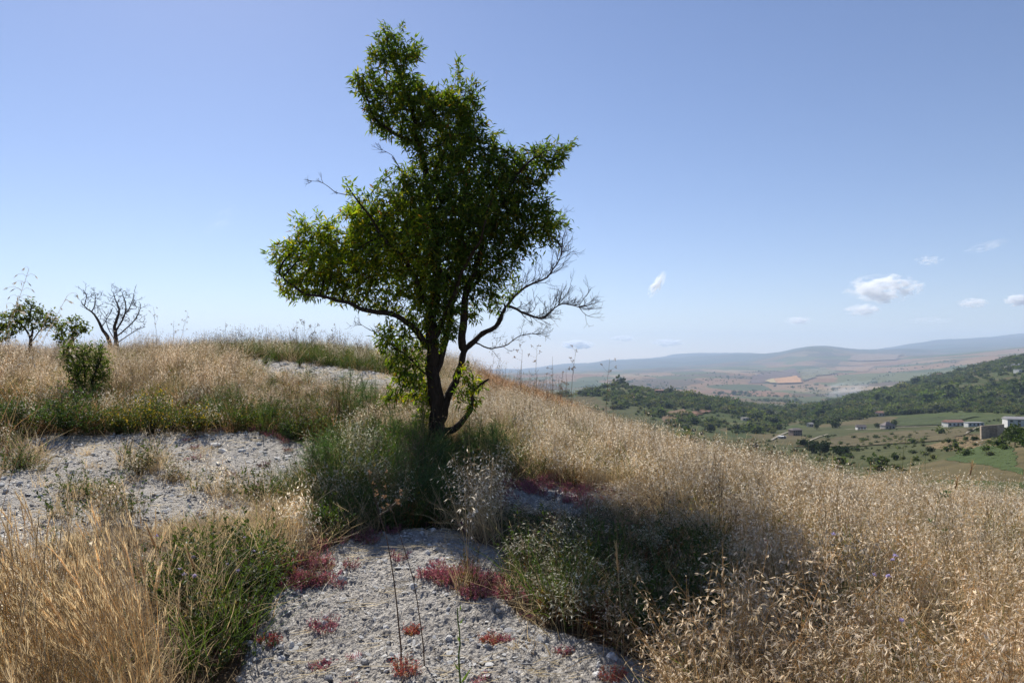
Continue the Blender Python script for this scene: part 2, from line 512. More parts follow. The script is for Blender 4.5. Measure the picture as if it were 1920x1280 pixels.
# ------------------------------------------------------------------ the valley, its slopes and the far ridges
TPX = [600, 800, 1000, 1150, 1300, 1450, 1530, 1600, 1750, 1920, 2150]
TD = [30, 60, 100, 170, 300, 450, 700, 1000, 1500, 2100, 2800, 4000, 6000, 9000, 13000, 18000, 26000]
TAB = np.array([
    [1500, 1500, 1500, 1480, 1450, 1420, 1410, 1400, 1350, 1300, 1250],
    [1110, 1110, 1100, 1090, 1070, 1060, 1055, 1050, 1020, 985, 950],
    [1000, 1000, 1000, 985, 965, 945, 938, 930, 895, 872, 850],
    [930, 930, 925, 915, 905, 895, 888, 882, 856, 822, 798],
    [865, 865, 865, 862, 858, 852, 848, 843, 828, 806, 780],
    [825, 825, 825, 822, 822, 821, 818, 815, 802, 790, 765],
    [785, 785, 780, 770, 779, 795, 790, 780, 765, 745, 728],
    [765, 765, 752, 717, 738, 772, 771, 758, 722, 690, 676],
    [762, 762, 755, 742, 752, 768, 762, 740, 704, 661, 652],
    [755, 755, 750, 745, 748, 752, 752, 748, 720, 690, 680],
    [742, 742, 738, 736, 737, 741, 741, 738, 716, 684, 676],
    [722, 722, 719, 716, 712, 712, 711, 708, 692, 668, 660],
    [707, 707, 704, 702, 698, 693, 690, 685, 672, 655, 648],
    [700, 700, 697, 694, 684, 664, 637, 652, 658, 652, 648],
    [697, 697, 690, 676, 664, 662, 664, 660, 636, 620, 625],
    [694, 694, 690, 674, 667, 668, 668, 666, 648, 640, 638],
    [694, 693, 692, 690, 687, 685, 682, 676, 668, 664, 660]], float)
_lu = np.linspace(TPX[0], TPX[-1], 260); _ld = np.linspace(math.log(TD[0]), math.log(TD[-1]), 300)
_t1 = np.array([np.interp(_lu, TPX, r) for r in TAB])
_fine = np.array([np.interp(_ld, np.log(TD), _t1[:, j]) for j in range(len(_lu))]).T
def _blur(a, s, ax):
    k = np.exp(-.5 * (np.arange(-3 * s, 3 * s + 1) / s) ** 2); k /= k.sum()
    p = np.pad(a, [(3 * s, 3 * s) if i == ax else (0, 0) for i in range(2)], mode='edge')
    return np.apply_along_axis(lambda v: np.convolve(v, k, 'valid'), ax, p)
_fine = _blur(_blur(_fine, 4, 0), 3, 1)

def far(x, y):
    """height of the valley terrain"""
    x = np.asarray(x, float); y = np.maximum(np.asarray(y, float), 1.0)
    px = np.clip(960 + F * x / y, TPX[0], TPX[-1] - .01)
    l = np.clip(np.log(np.maximum(y, TD[0])), _ld[0], _ld[-1] - 1e-6)
    a = (px - _lu[0]) / (_lu[1] - _lu[0]); b = (l - _ld[0]) / (_ld[1] - _ld[0])
    i = np.minimum(a.astype(int), len(_lu) - 2); j = np.minimum(b.astype(int), len(_ld) - 2); fa = a - i; fb = b - j
    py = (_fine[j, i] * (1 - fa) + _fine[j, i + 1] * fa) * (1 - fb) + (_fine[j + 1, i] * (1 - fa) + _fine[j + 1, i + 1] * fa) * fb
    z = CAM[2] - (py - HZ) / F * y
    z = z + sstep(300, 900, y) * 5 * fbm(x / 240, y / 240, 3, 71)
    z = z + sstep(2200, 4500, y) * 40 * fbm(x / 900, y / 1500, 5, 73, .45)
    z = z + sstep(7000, 11000, y) * 70 * fbm(x / 1300, y / 3000, 6, 79, .55)
    return z

def farpoint(px, d):
    """terrain point straight ahead along column px at distance d"""
    x = (px - 960) / F * d
    return np.array([x, d, float(far(np.array([x]), np.array([d]))[0])])

def farhit(px, py, d0=60, d1=20000):
    t = np.geomspace(d0, d1, 3000)
    r = ray(px, py)
    P = CAM + r * (t / r[1])[:, None]
    h = far(P[:, 0], P[:, 1])
    w = np.where(P[:, 2] < h)[0]
    i = w[0] if len(w) else int(np.argmin(np.abs(P[:, 2] - h)))
    return np.array([P[i, 0], P[i, 1], h[i]])

_us = np.concatenate([np.linspace(-1.6, -.1, 60, endpoint=False), np.linspace(-.1, .85, 620), np.linspace(.85, 1.7, 41)[1:]])
_ds = np.concatenate([np.geomspace(32, 110, 40, endpoint=False), np.geomspace(110, 2200, 330, endpoint=False), np.geomspace(2200, 15600, 320)])
UU, DD = np.meshgrid(_us, _ds)
fx, fy = (UU * DD).ravel(), DD.ravel()
fz = far(fx, fy)
FPX, FPY = project(np.stack([fx, fy, fz], 1))
SCRUB_SLOPE = [(1300, 840), (1400, 800), (1442, 786), (1527, 764), (1612, 742), (1719, 720), (1826, 690), (1911, 664), (2100, 640), (2100, 760), (1920, 778), (1800, 772), (1690, 776), (1650, 775), (1600, 790), (1540, 800), (1480, 800), (1420, 830)]
SCRUB_HILL = [(1090, 730), (1120, 715), (1160, 708), (1210, 722), (1280, 732), (1400, 738), (1460, 760), (1440, 782), (1380, 800), (1300, 830), (1240, 790), (1160, 770)]
def woodmask(x, y, z):
    px, py = project(np.stack([x, y, z], -1))
    n = fbm(x / 60, y / 60, 4, 83)
    near = (y > 480) & (y < 1950)
    a = inpoly(px + 10 * n, py + 6 * n, SCRUB_SLOPE) * near
    b = inpoly(px + 10 * n, py + 6 * n, SCRUB_HILL) * ((y > 480) & (y < 1500))
    return np.clip(a * .95 + b * .8, 0, 1) * sstep(-.45, .1, n + .1), a, b
fw, _, _ = woodmask(fx, fy, fz)

def valley_mat():
    m, nt, out = new_mat('valley_land')
    geo = N(nt, 'ShaderNodeNewGeometry')
    wood = N(nt, 'ShaderNodeAttribute', attribute_name='wood').outputs['Fac']
    dist = N(nt, 'ShaderNodeAttribute', attribute_name='range').outputs['Fac']
    mp = N(nt, 'ShaderNodeMapping'); mp.inputs['Scale'].default_value = (1, .55, 0)
    nt.links.new(geo.outputs['Position'], mp.inputs[0])
    wv = N(nt, 'ShaderNodeTexNoise', i_Scale=.0016, i_Detail=4)
    nt.links.new(mp.outputs[0], wv.inputs['Vector'])
    off = N(nt, 'ShaderNodeVectorMath', operation='MULTIPLY_ADD')
    nt.links.new(wv.outputs['Color'], off.inputs[0]); off.inputs[1].default_value = (420, 420, 0); nt.links.new(mp.outputs[0], off.inputs[2])
    v1 = N(nt, 'ShaderNodeTexVoronoi', i_Scale=.0034, feature='F1', distance='CHEBYCHEV')
    v2 = N(nt, 'ShaderNodeTexVoronoi', i_Scale=.0105, feature='F1', distance='CHEBYCHEV')
    nt.links.new(off.outputs[0], v1.inputs['Vector'])
    wv2 = N(nt, 'ShaderNodeTexNoise', i_Scale=.006, i_Detail=3)
    nt.links.new(mp.outputs[0], wv2.inputs['Vector'])
    off2 = N(nt, 'ShaderNodeVectorMath', operation='MULTIPLY_ADD')
    nt.links.new(wv2.outputs['Color'], off2.inputs[0]); off2.inputs[1].default_value = (110, 110, 0); nt.links.new(mp.outputs[0], off2.inputs[2])
    nt.links.new(off2.outputs[0], v2.inputs['Vector'])
    s1 = N(nt, 'ShaderNodeSeparateColor'); nt.links.new(v1.outputs['Color'], s1.inputs[0])
    s2 = N(nt, 'ShaderNodeSeparateColor'); nt.links.new(v2.outputs['Color'], s2.inputs[0])
    farc = ramp(nt, s1.outputs[0], [(0, (.10, .075, .05)), (.16, (.19, .11, .065)), (.3, (.085, .095, .04)), (.44, (.21, .14, .085)), (.56, (.11, .115, .05)), (.68, (.20, .125, .075)), (.8, (.24, .18, .115)), (.9, (.07, .085, .035))], 'CONSTANT')
    nearc = ramp(nt, s2.outputs[0], [(0, (.066, .072, .032)), (.3, (.055, .07, .028)), (.5, (.085, .076, .038)), (.7, (.06, .078, .028)), (.88, (.10, .085, .046))], 'CONSTANT')
    k = N(nt, 'ShaderNodeMapRange', clamp=True); k.inputs[1].default_value = 1500; k.inputs[2].default_value = 2600
    nt.links.new(dist, k.inputs[0])
    c = mixc(nt, k.outputs[0], nearc, farc)
    k2 = N(nt, 'ShaderNodeMapRange', clamp=True); k2.inputs[1].default_value = 6000; k2.inputs[2].default_value = 9500; k2.inputs[4].default_value = .85
    nt.links.new(dist, k2.inputs[0])
    c = mixc(nt, k2.outputs[0], c, (.045, .052, .032))
    nz = N(nt, 'ShaderNodeTexNoise', i_Scale=.06, i_Detail=10, i_Roughness=.8); nt.links.new(geo.outputs['Position'], nz.inputs['Vector'])
    c = mixc(nt, 1.0, c, ramp(nt, nz.outputs[0], [(.32, (.5, .55, .5)), (.68, (1.45, 1.35, 1.3))]), 'MULTIPLY')
    nw = N(nt, 'ShaderNodeTexNoise', i_Scale=.02, i_Detail=8, i_Roughness=.75); nt.links.new(geo.outputs['Position'], nw.inputs['Vector'])
    wc = ramp(nt, nw.outputs[0], [(.35, (.035, .05, .016)), (.55, (.075, .085, .03)), (.68, (.15, .125, .06))])
    c = mixc(nt, wood, c, wc)
    # scattered dark hedges and tree lines far off
    nh = N(nt, 'ShaderNodeTexNoise', i_Scale=.004, i_Detail=9, i_Roughness=.72); nt.links.new(mp.outputs[0], nh.inputs['Vector'])
    c = mixc(nt, ramp(nt, nh.outputs[0], [(.55, (0, 0, 0)), (.62, (.75, .75, .75))]), c, (.045, .06, .025))
    p = N(nt, 'ShaderNodeBsdfPrincipled', i_Roughness=.95); p.inputs['Specular IOR Level'].default_value = .05
    nt.links.new(c, p.inputs['Base Color'])
    nt.links.new(p.outputs[0], out.inputs['Surface'])
    return m
ny, nx = UU.shape
i_ = (np.arange(ny - 1)[:, None] * nx + np.arange(nx - 1)[None]).ravel()
vq = np.stack([i_, i_ + 1, i_ + nx + 1, i_ + nx], 1)
me = mesh('valley', np.stack([fx, fy, fz], 1), vq, None, valley_mat(), True)
a_ = me.attributes.new('wood', 'FLOAT', 'POINT'); a_.data.foreach_set('value', fw.astype(np.float32))
a_ = me.attributes.new('range', 'FLOAT', 'POINT'); a_.data.foreach_set('value', fy.astype(np.float32))
vo_ = bpy.data.objects.new('valley', me); COL.objects.link(vo_)
tag(vo_, 'broad farmed valley with patchwork fields rising to hazy blue ridges', 'valley', kind='structure')

# ------------------------------------------------------------------ haze: one closed box of even air
zlo, zhi = min(fz.min(), gz2.min()) - 1.5, fz.max() + 25
yhi = 15800.0
xx = 15600 * 1.72
V, T, C = box((0, (yhi - 120) / 2, (zlo + zhi) / 2), (2 * xx, yhi + 120, zhi - zlo))
m, nt, out = new_mat('haze_air')
pv = N(nt, 'ShaderNodeVolumePrincipled')
pv.inputs['Color'].default_value = (.58, .75, 1.0, 1)
pv.inputs['Density'].default_value = 8.5e-5
pv.inputs['Anisotropy'].default_value = .1
nt.links.new(pv.outputs[0], out.inputs['Volume'])
hz = add('haze', (V, T, C), m)
tag(hz, 'thin blue air between the hilltop and the far ridges', 'haze', kind='stuff')
# ------------------------------------------------------------------ trees grown into a crown volume
def grow(skel, attract, step=.08, kill=.16, infl=.7, iters=120, grav=(0, 0, .06), wob=.25, seed=1, crook=.03):
    """skel: list of limbs, each (points Nx3, parent limb or None, at which point of it). Returns nodes, parent, limb id."""
    g = np.random.default_rng(seed)
    P, par, limb = [], [], []
    first = {}
    for li, (pts, pl) in enumerate(skel):
        pts = np.asarray(pts, float)
        prev = -1
        if pl is not None:
            ids = [i for i in range(len(P)) if limb[i] == pl]
            q = np.array([P[i] for i in ids]); prev = ids[int(np.argmin(((q - pts[0]) ** 2).sum(1)))]
        # resample along the limb, with a little crookedness
        seg = np.linalg.norm(np.diff(pts, axis=0), axis=1); s = np.concatenate([[0], np.cumsum(seg)])
        m = max(2, int(s[-1] / step) + 1)
        tt = np.linspace(0, s[-1], m)
        q = np.stack([np.interp(tt, s, pts[:, k]) for k in range(3)], 1)
        qq = q.copy()
        if m > 4:
            qq[1:-1] = (q[:-2] + 2 * q[1:-1] + q[2:]) / 4
            qq[1:] += g.normal(size=(m - 1, 3)) * step * .1
            kk = np.arange(m) * step
            am = np.minimum(kk, 1.0)[:, None] * crook
            ph = g.random(9) * 6.28
            qq += am * np.stack([np.sin(kk * f1 + ph[a]) * .6 + np.sin(kk * f1 * 2.3 + ph[a + 3]) * .4 for a, f1 in ((0, 9.), (1, 10.), (2, 8.))], 1)
        st = 1 if pl is not None else 0
        for k in range(st, m):
            P.append(qq[k]); par.append(prev); limb.append(li); prev = len(P) - 1
    nsk = len(P)
    P = list(np.array(P)); A = np.asarray(attract, float)
    alive = np.ones(len(A), bool)
    PA = np.array(P)
    d = np.full(len(A), 1e9); near = np.zeros(len(A), int)
    for a in range(0, len(PA), 400):
        dd = np.linalg.norm(A[:, None] - PA[None, a:a + 400], axis=2)
        j = dd.argmin(1); v = dd[np.arange(len(A)), j]
        b = v < d; d[b] = v[b]; near[b] = j[b] + a
    grav = np.array(grav)
    done = set()
    for it in range(iters):
        act = alive & (d < infl if it > 6 else alive)
        if not act.any():
            act = alive & (d < infl * 2)
            if not act.any(): break
        ids = near[act]; vec = unit(A[act] - PA[ids])
        un, inv = np.unique(ids, return_inverse=True)
        acc = np.zeros((len(un), 3)); np.add.at(acc, inv, vec)
        new = []
        for k, i in enumerate(un):
            dv = unit(unit(acc[k]) + grav + g.normal(size=3) * wob)
            p = PA[i] + dv * step
            key = (int(i), tuple(np.round(p / (step * .5)).astype(int)))
            if key in done: continue
            done.add(key)
            new.append(p); par.append(int(i)); limb.append(limb[i])
        if not new: break
        base = len(PA); NA = np.array(new); PA = np.concatenate([PA, NA])
        al = np.where(alive)[0]
        dd = np.linalg.norm(A[al][:, None] - NA[None], axis=2)
        j = dd.argmin(1); v = dd[np.arange(len(al)), j]
        b = v < d[al]; d[al[b]] = v[b]; near[al[b]] = j[b] + base
        alive &= d > kill
        if not alive.any(): break
    return PA, np.array(par), np.array(limb), nsk

def tree_radii(P, par, tip=.004, pw=2.3, minr=None):
    n = len(P); acc = np.zeros(n); nch = np.zeros(n, int)
    for i in range(n):
        if par[i] >= 0: nch[par[i]] += 1
    order = np.argsort(-depth_of(par))
    r = np.zeros(n)
    for i in order:
        a = acc[i] if nch[i] else tip ** pw
        r[i] = a ** (1 / pw)
        if par[i] >= 0: acc[par[i]] += a
    return r, nch

def depth_of(par):
    n = len(par); d = np.full(n, -1)
    for i in range(n):
        c = i; st = []
        while c >= 0 and d[c] < 0: st.append(c); c = par[c]
        b = d[c] if c >= 0 else -1
        for q in reversed(st): b += 1; d[q] = b
    return d

def chains(par, r, nch, limb):
    """split the branch graph into chains, always following the thickest child"""
    n = len(par); kids = [[] for _ in range(n)]
    for i in range(n):
        if par[i] >= 0: kids[par[i]].append(i)
    out = []; stack = [(i, None) for i in range(n) if par[i] < 0]
    while stack:
        i, pre = stack.pop()
        ch = ([pre] if pre is not None else []) + [i]
        while kids[i]:
            ks = sorted(kids[i], key=lambda k: (-int(limb[k] == limb[i]), -r[k]))
            for k in ks[1:]: stack.append((k, i))
            i = ks[0]; ch.append(i)
        out.append(ch)
    return out

def poly_cloud(poly, dist, n, thick=1.0, cap=1.1, seed=1, y0=0.0, holes=()):
    """random points filling a crown: an outline seen at the distance dist, as thick as it is wide"""
    g = np.random.default_rng(seed)
    q = np.array(poly, float); lo, hi = q.min(0), q.max(0); out = []
    while len(out) < n:
        a = lo + (hi - lo) * g.random((4000, 2))
        k = inpoly(a[:, 0], a[:, 1], poly)
        for h in holes: k &= ~inpoly(a[:, 0], a[:, 1], h)
        a = a[k]
        e = polydist(a[:, 0], a[:, 1], poly) / F * dist
        t = np.minimum(e * thick, cap) + .06
        y = dist + y0 + t * (g.random(len(a)) * 2 - 1)
        z = CAM[2] - (a[:, 1] - HZ) / F * dist
        x = (a[:, 0] - 960) / F * dist
        out += list(np.stack([x, y, z], 1))
    return np.array(out[:n])

def P2(pts, dist, dy=0.0, dy1=None):
    """limb polyline from photograph points at a distance; dy..dy1 runs the limb nearer or farther"""
    n = len(pts); o = np.linspace(dy, dy if dy1 is None else dy1, n)
    return np.array([[(x - 960) / F * dist, dist + o[i], CAM[2] - (y - HZ) / F * dist] for i, (x, y) in enumerate(pts)])

def branch_meshes(P, par, limb, r, nch, sides_big=9, col=(.1, .08, .07), minr=0.0, skipfine=0.0):
    """one geometry per limb id"""
    res = {}
    for ch in chains(par, r, nch, limb):
        ids = np.array(ch)
        rr = r[ids].copy()
        if len(ids) > 1 and r[ids[0]] > rr[1] * 1.25: rr[0] = rr[1] * 1.15
        rr = np.maximum(rr, minr)
        if len(ids) < 2: continue
        pp = P[ids]
        if len(ids) > 5:
            q = pp.copy(); q[1:-1] = (pp[:-2] + 2 * pp[1:-1] + pp[2:]) / 4; pp = q
            rr[1:-1] = (rr[:-2] + rr[1:-1] + rr[2:]) / 3
        s = sides_big if rr.max() > .03 else (5 if rr.max() > .009 else 3)
        li = int(limb[ids[-1]] if len(ids) > 2 else limb[ids[-1]])
        res.setdefault(li, []).append(tube(pp, rr, s, col))
    return {k: join(v) for k, v in res.items()}

def leafy(P, par, nch, sel, per, L, W, cols, seed=3, droop=.25, spread=.8, rosette=5, jit=.03):
    """leaves along the twigs sel, with rosettes at shoot tips"""
    g = np.random.default_rng(seed)
    D = P - P[np.maximum(par, 0)]; D = unit(D)
    idx = np.repeat(sel, per)
    tips = sel[nch[sel] == 0]
    idx = np.concatenate([idx, np.repeat(tips, rosette)])
    istip = np.zeros(len(idx), bool); istip[len(sel) * per:] = True
    n = len(idx)
    t = g.random(n)[:, None]; t[istip] = 1 + .2 * t[istip]
    base = P[np.maximum(par[idx], 0)] * (1 - t) + P[idx] * t + g.normal(size=(n, 3)) * jit
    rnd = unit(g.normal(size=(n, 3)))
    d = unit(D[idx] * (.55 + .4 * istip[:, None]) + rnd * spread + np.array([0, 0, -droop]))
    nn = unit(g.normal(size=(n, 3)) * .7 + np.array([0, 0, 1.0]))
    Ls = L * g.uniform(.6, 1.2, n); Ws = W * g.uniform(.75, 1.2, n)
    cols = np.array(cols); c = cols[g.integers(0, len(cols), n)] * g.uniform(.85, 1.5, (n, 1))
    return leaves(base, d, nn, Ls, Ws, c, fold=.3, bend=g.uniform(.02, .3, n)), idx

# ---- the almond tree
TD8 = 8.0
crown_poly = [(720, 38), (738, 50), (748, 70), (765, 82), (800, 74), (806, 92), (828, 97), (832, 122), (862, 130), (870, 160), (905, 178), (897, 212), (918, 235), (930, 262), (960, 275), (985, 284), (1000, 268), (1014, 262), (1024, 278), (1052, 270), (1066, 284), (1048, 310), (1022, 345), (1012, 372), (1040, 388), (1054, 428), (1030, 455), (985, 470), (965, 505), (935, 535), (915, 575), (893, 610), (885, 640), (862, 655), (842, 650), (800, 640), (778, 605), (750, 588), (700, 575), (640, 566), (590, 556), (545, 568), (525, 540), (530, 515), (510, 480), (512, 455), (545, 445), (570, 408), (592, 425), (622, 405), (650, 378), (678, 358), (705, 372), (728, 350), (748, 322), (772, 308), (768, 282), (745, 262), (715, 252), (692, 240), (684, 206), (664, 168), (658, 136), (690, 128), (688, 98), (706, 64)]
low_poly = [(705, 608), (745, 600), (790, 625), (800, 700), (790, 730), (745, 755), (735, 700), (715, 660)]
low2_poly = [(745, 700), (800, 700), (815, 760), (815, 800), (790, 790), (770, 745)]
low3_poly = [(866, 690), (890, 700), (905, 735), (880, 770), (862, 750)]
skel = [
    (P2([(822, 842), (820, 822), (820, 776), (815, 701), (806, 655), (810, 600), (818, 520), (815, 440), (800, 350), (790, 290), (776, 230), (762, 170), (736, 110), (722, 60)], TD8, 0, .05), None),          # 0 trunk
    (P2([(806, 655), (780, 615), (742, 591), (678, 577), (622, 563), (570, 545), (535, 520)], TD8, 0, -.35), 0),                   # 1 left limb
    (P2([(826, 800), (835, 755), (852, 719), (863, 669), (877, 648), (923, 616), (940, 590), (952, 568)], TD8, .03, .15), 0),           # 2 right limb
    (P2([(864, 660), (868, 610), (872, 560), (890, 500), (915, 430), (950, 370), (980, 325), (1010, 300)], TD8, .1, -.3), 2),             # 3 right riser
    (P2([(819, 700), (832, 640), (846, 570), (855, 500), (862, 420), (868, 340), (865, 260), (850, 170)], TD8, .05, .7), 0),           # 4 back riser
    (P2([(782, 262), (770, 258), (745, 255), (725, 243), (700, 215), (680, 160)], TD8, .05, -.1), 0),                            # 5 upper left bough
    (P2([(812, 600), (790, 540), (760, 490), (720, 440), (690, 400), (680, 370)], TD8, 0, -.75), 0),                      # 6 front left bough
    (P2([(866, 560), (905, 510), (950, 470), (1000, 430), (1040, 410)], TD8, .1, .3), 3),                             # 7 right bough
    (P2([(816, 640), (850, 560), (900, 470), (930, 400)], TD8, 0, -.8), 0),                               # 8 front riser
    (P2([(815, 560), (790, 480), (740, 430), (700, 410)], TD8, 0, .8), 0),                                # 9 back left bough
    (P2([(817, 720), (790, 690), (760, 660), (720, 635)], TD8, 0, -.3), 0),                            # 10 low shoot
    (P2([(819, 790), (805, 750), (790, 720)], TD8, 0, .3), 0),                                   # 11 low shoot
    (P2([(858, 715), (872, 700), (884, 720)], TD8, .03, -.2), 2),                                   # 12 low sprout
    (P2([(952, 568), (976, 542), (1022, 520), (1040, 500), (1051, 481), (1058, 462)], TD8, .15, .1), 2),       # 13 dead
    (P2([(956, 566), (968, 578), (987, 590), (1015, 597), (1030, 588), (1040, 577), (1058, 568), (1082, 576)], TD8, .15, .0), 2),  # 14 dead
    (P2([(884, 640), (898, 645), (920, 656), (952, 648), (984, 620), (1012, 630)], TD8, .1, -.15), 2),     # 15 dead
    (P2([(800, 640), (775, 630), (720, 628), (705, 624), (688, 615)], TD8, 0, -.2), 0),                     # 16 dead, left
    (P2([(838, 815), (858, 798), (874, 783), (885, 765), (888, 751), (884, 738), (896, 726), (913, 712)], TD8, -.05, -.12), 0),  # 17 broken stub
    (P2([(795, 345), (770, 330), (748, 318), (736, 290), (722, 285)], TD8, 0, -.1), 0),                    # 18 bare twigs left
    (P2([(700, 395), (660, 390), (640, 372), (622, 370)], TD8, -.75, -.8), 6),                        # 19 bare twig
]
att = np.concatenate([poly_cloud(crown_poly, TD8, 8600, .8, .95, 11), poly_cloud(low_poly, TD8, 190, .7, .4, 12, -.1), poly_cloud(low2_poly, TD8, 70, .7, .3, 13, .1), poly_cloud(low3_poly, TD8, 40, .7, .3, 14, -.1)])
_gap = fbm(att[:, 0] * 2.6 + att[:, 1] * 1.3, att[:, 2] * 2.6 - att[:, 1] * 1.1, 2, 77)
_apx, _apy = project(att)
att = att[_gap > np.where(polydist(_apx, _apy, crown_poly) > 55, -.62, -.40)]
P, par, limb, nsk = grow(skel, att, step=.055, kill=.075, infl=.6, iters=110, crook=.028, seed=5)
# long new shoots stand out of the crown's outline
nc0 = np.bincount(par[par >= 0], minlength=len(P))
ends = np.where((nc0 == 0) & (np.arange(len(P)) >= nsk))[0]
gsh = np.random.default_rng(15); cen = P[nsk:].mean(0); xs, xp, xl = [], [], []
sel_ = ends[gsh.random(len(ends)) < .5]
for i in sel_:
    d = unit(P[i] - P[par[i]]); pv = i; q = P[i]; o_ = unit(P[i] - cen)
    for k in range(gsh.integers(1, 4)):
        d = unit(d + o_ * .3 + np.array([0, 0, .25]) + gsh.normal(size=3) * .22); q = q + d * .05
        xs.append(q); xp.append(pv); xl.append(limb[i]); pv = len(P) + len(xs) - 1
P = np.concatenate([P, np.array(xs)]); par = np.concatenate([par, xp]).astype(int); limb = np.concatenate([limb, xl]).astype(int)
GREENS = [(.050, .090, .018), (.064, .106, .020), (.042, .075, .018), (.085, .125, .022), (.12, .125, .025)]
live = ~np.isin(limb, [13, 14, 15, 16, 17, 18, 19]) | (np.arange(len(P)) >= nsk)
r, nch = tree_radii(P, par, .0032, 2.35)
# the trunk and first limbs have the girth they show in the photograph
dep = depth_of(par)
def girth(li, r0, r1, pwr=1.0):
    ids = np.where((limb == li) & (np.arange(len(P)) < nsk))[0]
    t = np.linspace(0, 1, len(ids)) ** pwr
    r[ids] = np.maximum(r[ids] * .6, r0 * (1 - t) + r1 * t)
girth(0, .118, .012, .55); girth(1, .04, .007); girth(2, .056, .021, .8); girth(3, .05, .008); girth(4, .042, .007); girth(5, .026, .006)
girth(6, .034, .006); girth(7, .026, .005); girth(8, .03, .006); girth(9, .026, .006); girth(17, .045, .012, .7); girth(13, .017, .005); girth(14, .017, .0045); girth(15, .010, .003)
girth(16, .01, .003); girth(18, .01, .003); girth(19, .006, .003)
# flare at the foot
ids0 = np.where((limb == 0) & (np.arange(len(P)) < nsk))[0]
r[ids0[:4]] *= np.array([1.35, 1.22, 1.1, 1.04])

# fine bare twigs on the dead limbs: each twig forks and curves up
gt = np.random.default_rng(6)
def twig(p, d, L, rad, lev, out, up=.25, wild=.35):
    n = 6; pts = [p]; q = p.copy(); dd = unit(d)
    for i in range(n):
        dd = unit(dd + gt.normal(size=3) * wild * .45 + np.array([0, 0, up * .3])); q = q + dd * L / n; pts.append(q)
    pts = np.array(pts); out.append(tube(pts, np.maximum(np.linspace(rad, rad * .45, n + 1), .0013), 4 if rad > .004 else 3, (.1, .08, .07)))
    if lev > 0:
        for k in range(gt.integers(2, 5)):
            t = gt.uniform(.3, .95); i = int(t * n); b = unit(pts[min(i + 1, n)] - pts[i]); s = unit(np.cross(b, gt.normal(size=3)))
            twig(pts[i], unit(b + s * gt.uniform(.5, 1.1)), L * gt.uniform(.4, .75), rad * .6, lev - 1, out, up, wild)
def dead_twigs(li, every, L, lead, t0=.3, lev=2, rad=.006):
    ids = np.where((limb == li) & (np.arange(len(P)) < nsk))[0]; out = []
    for i in ids[int(len(ids) * t0)::every]:
        for s in range(2):
            d = unit(P[i] - P[par[i]]); sd = unit(np.cross(d, gt.normal(size=3)))
            twig(P[i], unit(d * .8 + sd * gt.uniform(.5, 1.0) + np.array(lead)), L * gt.uniform(.5, 1.2), rad, lev, out)
    i = ids[-1]; d = unit(P[i] - P[par[i]])
    for s in range(3): twig(P[i], unit(d + gt.normal(size=3) * .3), L * gt.uniform(.7, 1.2), rad, lev, out)
    return join(out)
TW = {13: dead_twigs(13, 1, .24, (.15, 0, .15), .15, 2, .0042), 14: join([dead_twigs(14, 1, .20, (.2, 0, .3), .1, 2, .004), dead_twigs(14, 2, .24, (.1, 0, .5), .1, 2, .0045)]), 15: dead_twigs(15, 2, .15, (.3, 0, .15), .2, 2, .003), 16: dead_twigs(16, 3, .14, (-.4, 0, .15), .3, 1, .003),
      18: dead_twigs(18, 3, .14, (-.2, 0, .3), .3, 1, .003), 19: dead_twigs(19, 3, .10, (-.3, 0, .2), .4, 1, .003), 2: dead_twigs(2, 3, .22, (.4, 0, .1), .6, 2, .0035), 7: dead_twigs(7, 3, .22, (.4, 0, -.15), .5, 2, .0035)}

foot = P[0].copy(); foot[2] = float(hill(foot[:1], foot[1:2])[0])
tree = empty('almond_tree', foot, 'tall lone almond tree with a dark leafy crown and bare dead limbs on its right', 'tree')
bm_ = branch_meshes(P, par, limb, r, nch, 12)
names = {0: 'trunk'}
for li in range(13, 20): names[li] = 'dead_limb'
for li, geo in sorted(bm_.items()):
    V, T, C = geo
    V = V.copy(); bumpy = np.stack([fbm(V[:, 2] * 9 + V[:, 0] * 30, V[:, 1] * 30 + k * 7, 3, 60 + k) for k in range(3)], 1)
    V = V + bumpy * (.016 if li in (0, 2) else .006)
    dead = li in (13, 14, 15, 16, 17, 18, 19)
    o = add(names.get(li, 'limb'), (V - foot, T, C), M_DEADWOOD if dead and li != 17 else M_BARK, tree, smooth=True)
    if dead: tag(o, 'bare dead grey limb of the almond tree' if li != 17 else 'broken knobby stub low on the almond trunk')
for li, (V, T, C) in TW.items():
    o = add('dead_twigs', (V - foot, T, C), M_DEADWOOD, tree); o['kind'] = 'stuff'

# leaves, one foliage part for each bough
thin = np.where(live & (np.arange(len(P)) >= nsk) & (r < .011))[0]
tipsk = np.where(live & (np.arange(len(P)) < nsk) & (r < .009))[0]
sel = np.concatenate([thin, tipsk])
(LV, LT, LC), lidx = leafy(P, par, nch, sel, 7, .094, .022, GREENS, 8, droop=.2, spread=.85, rosette=9)
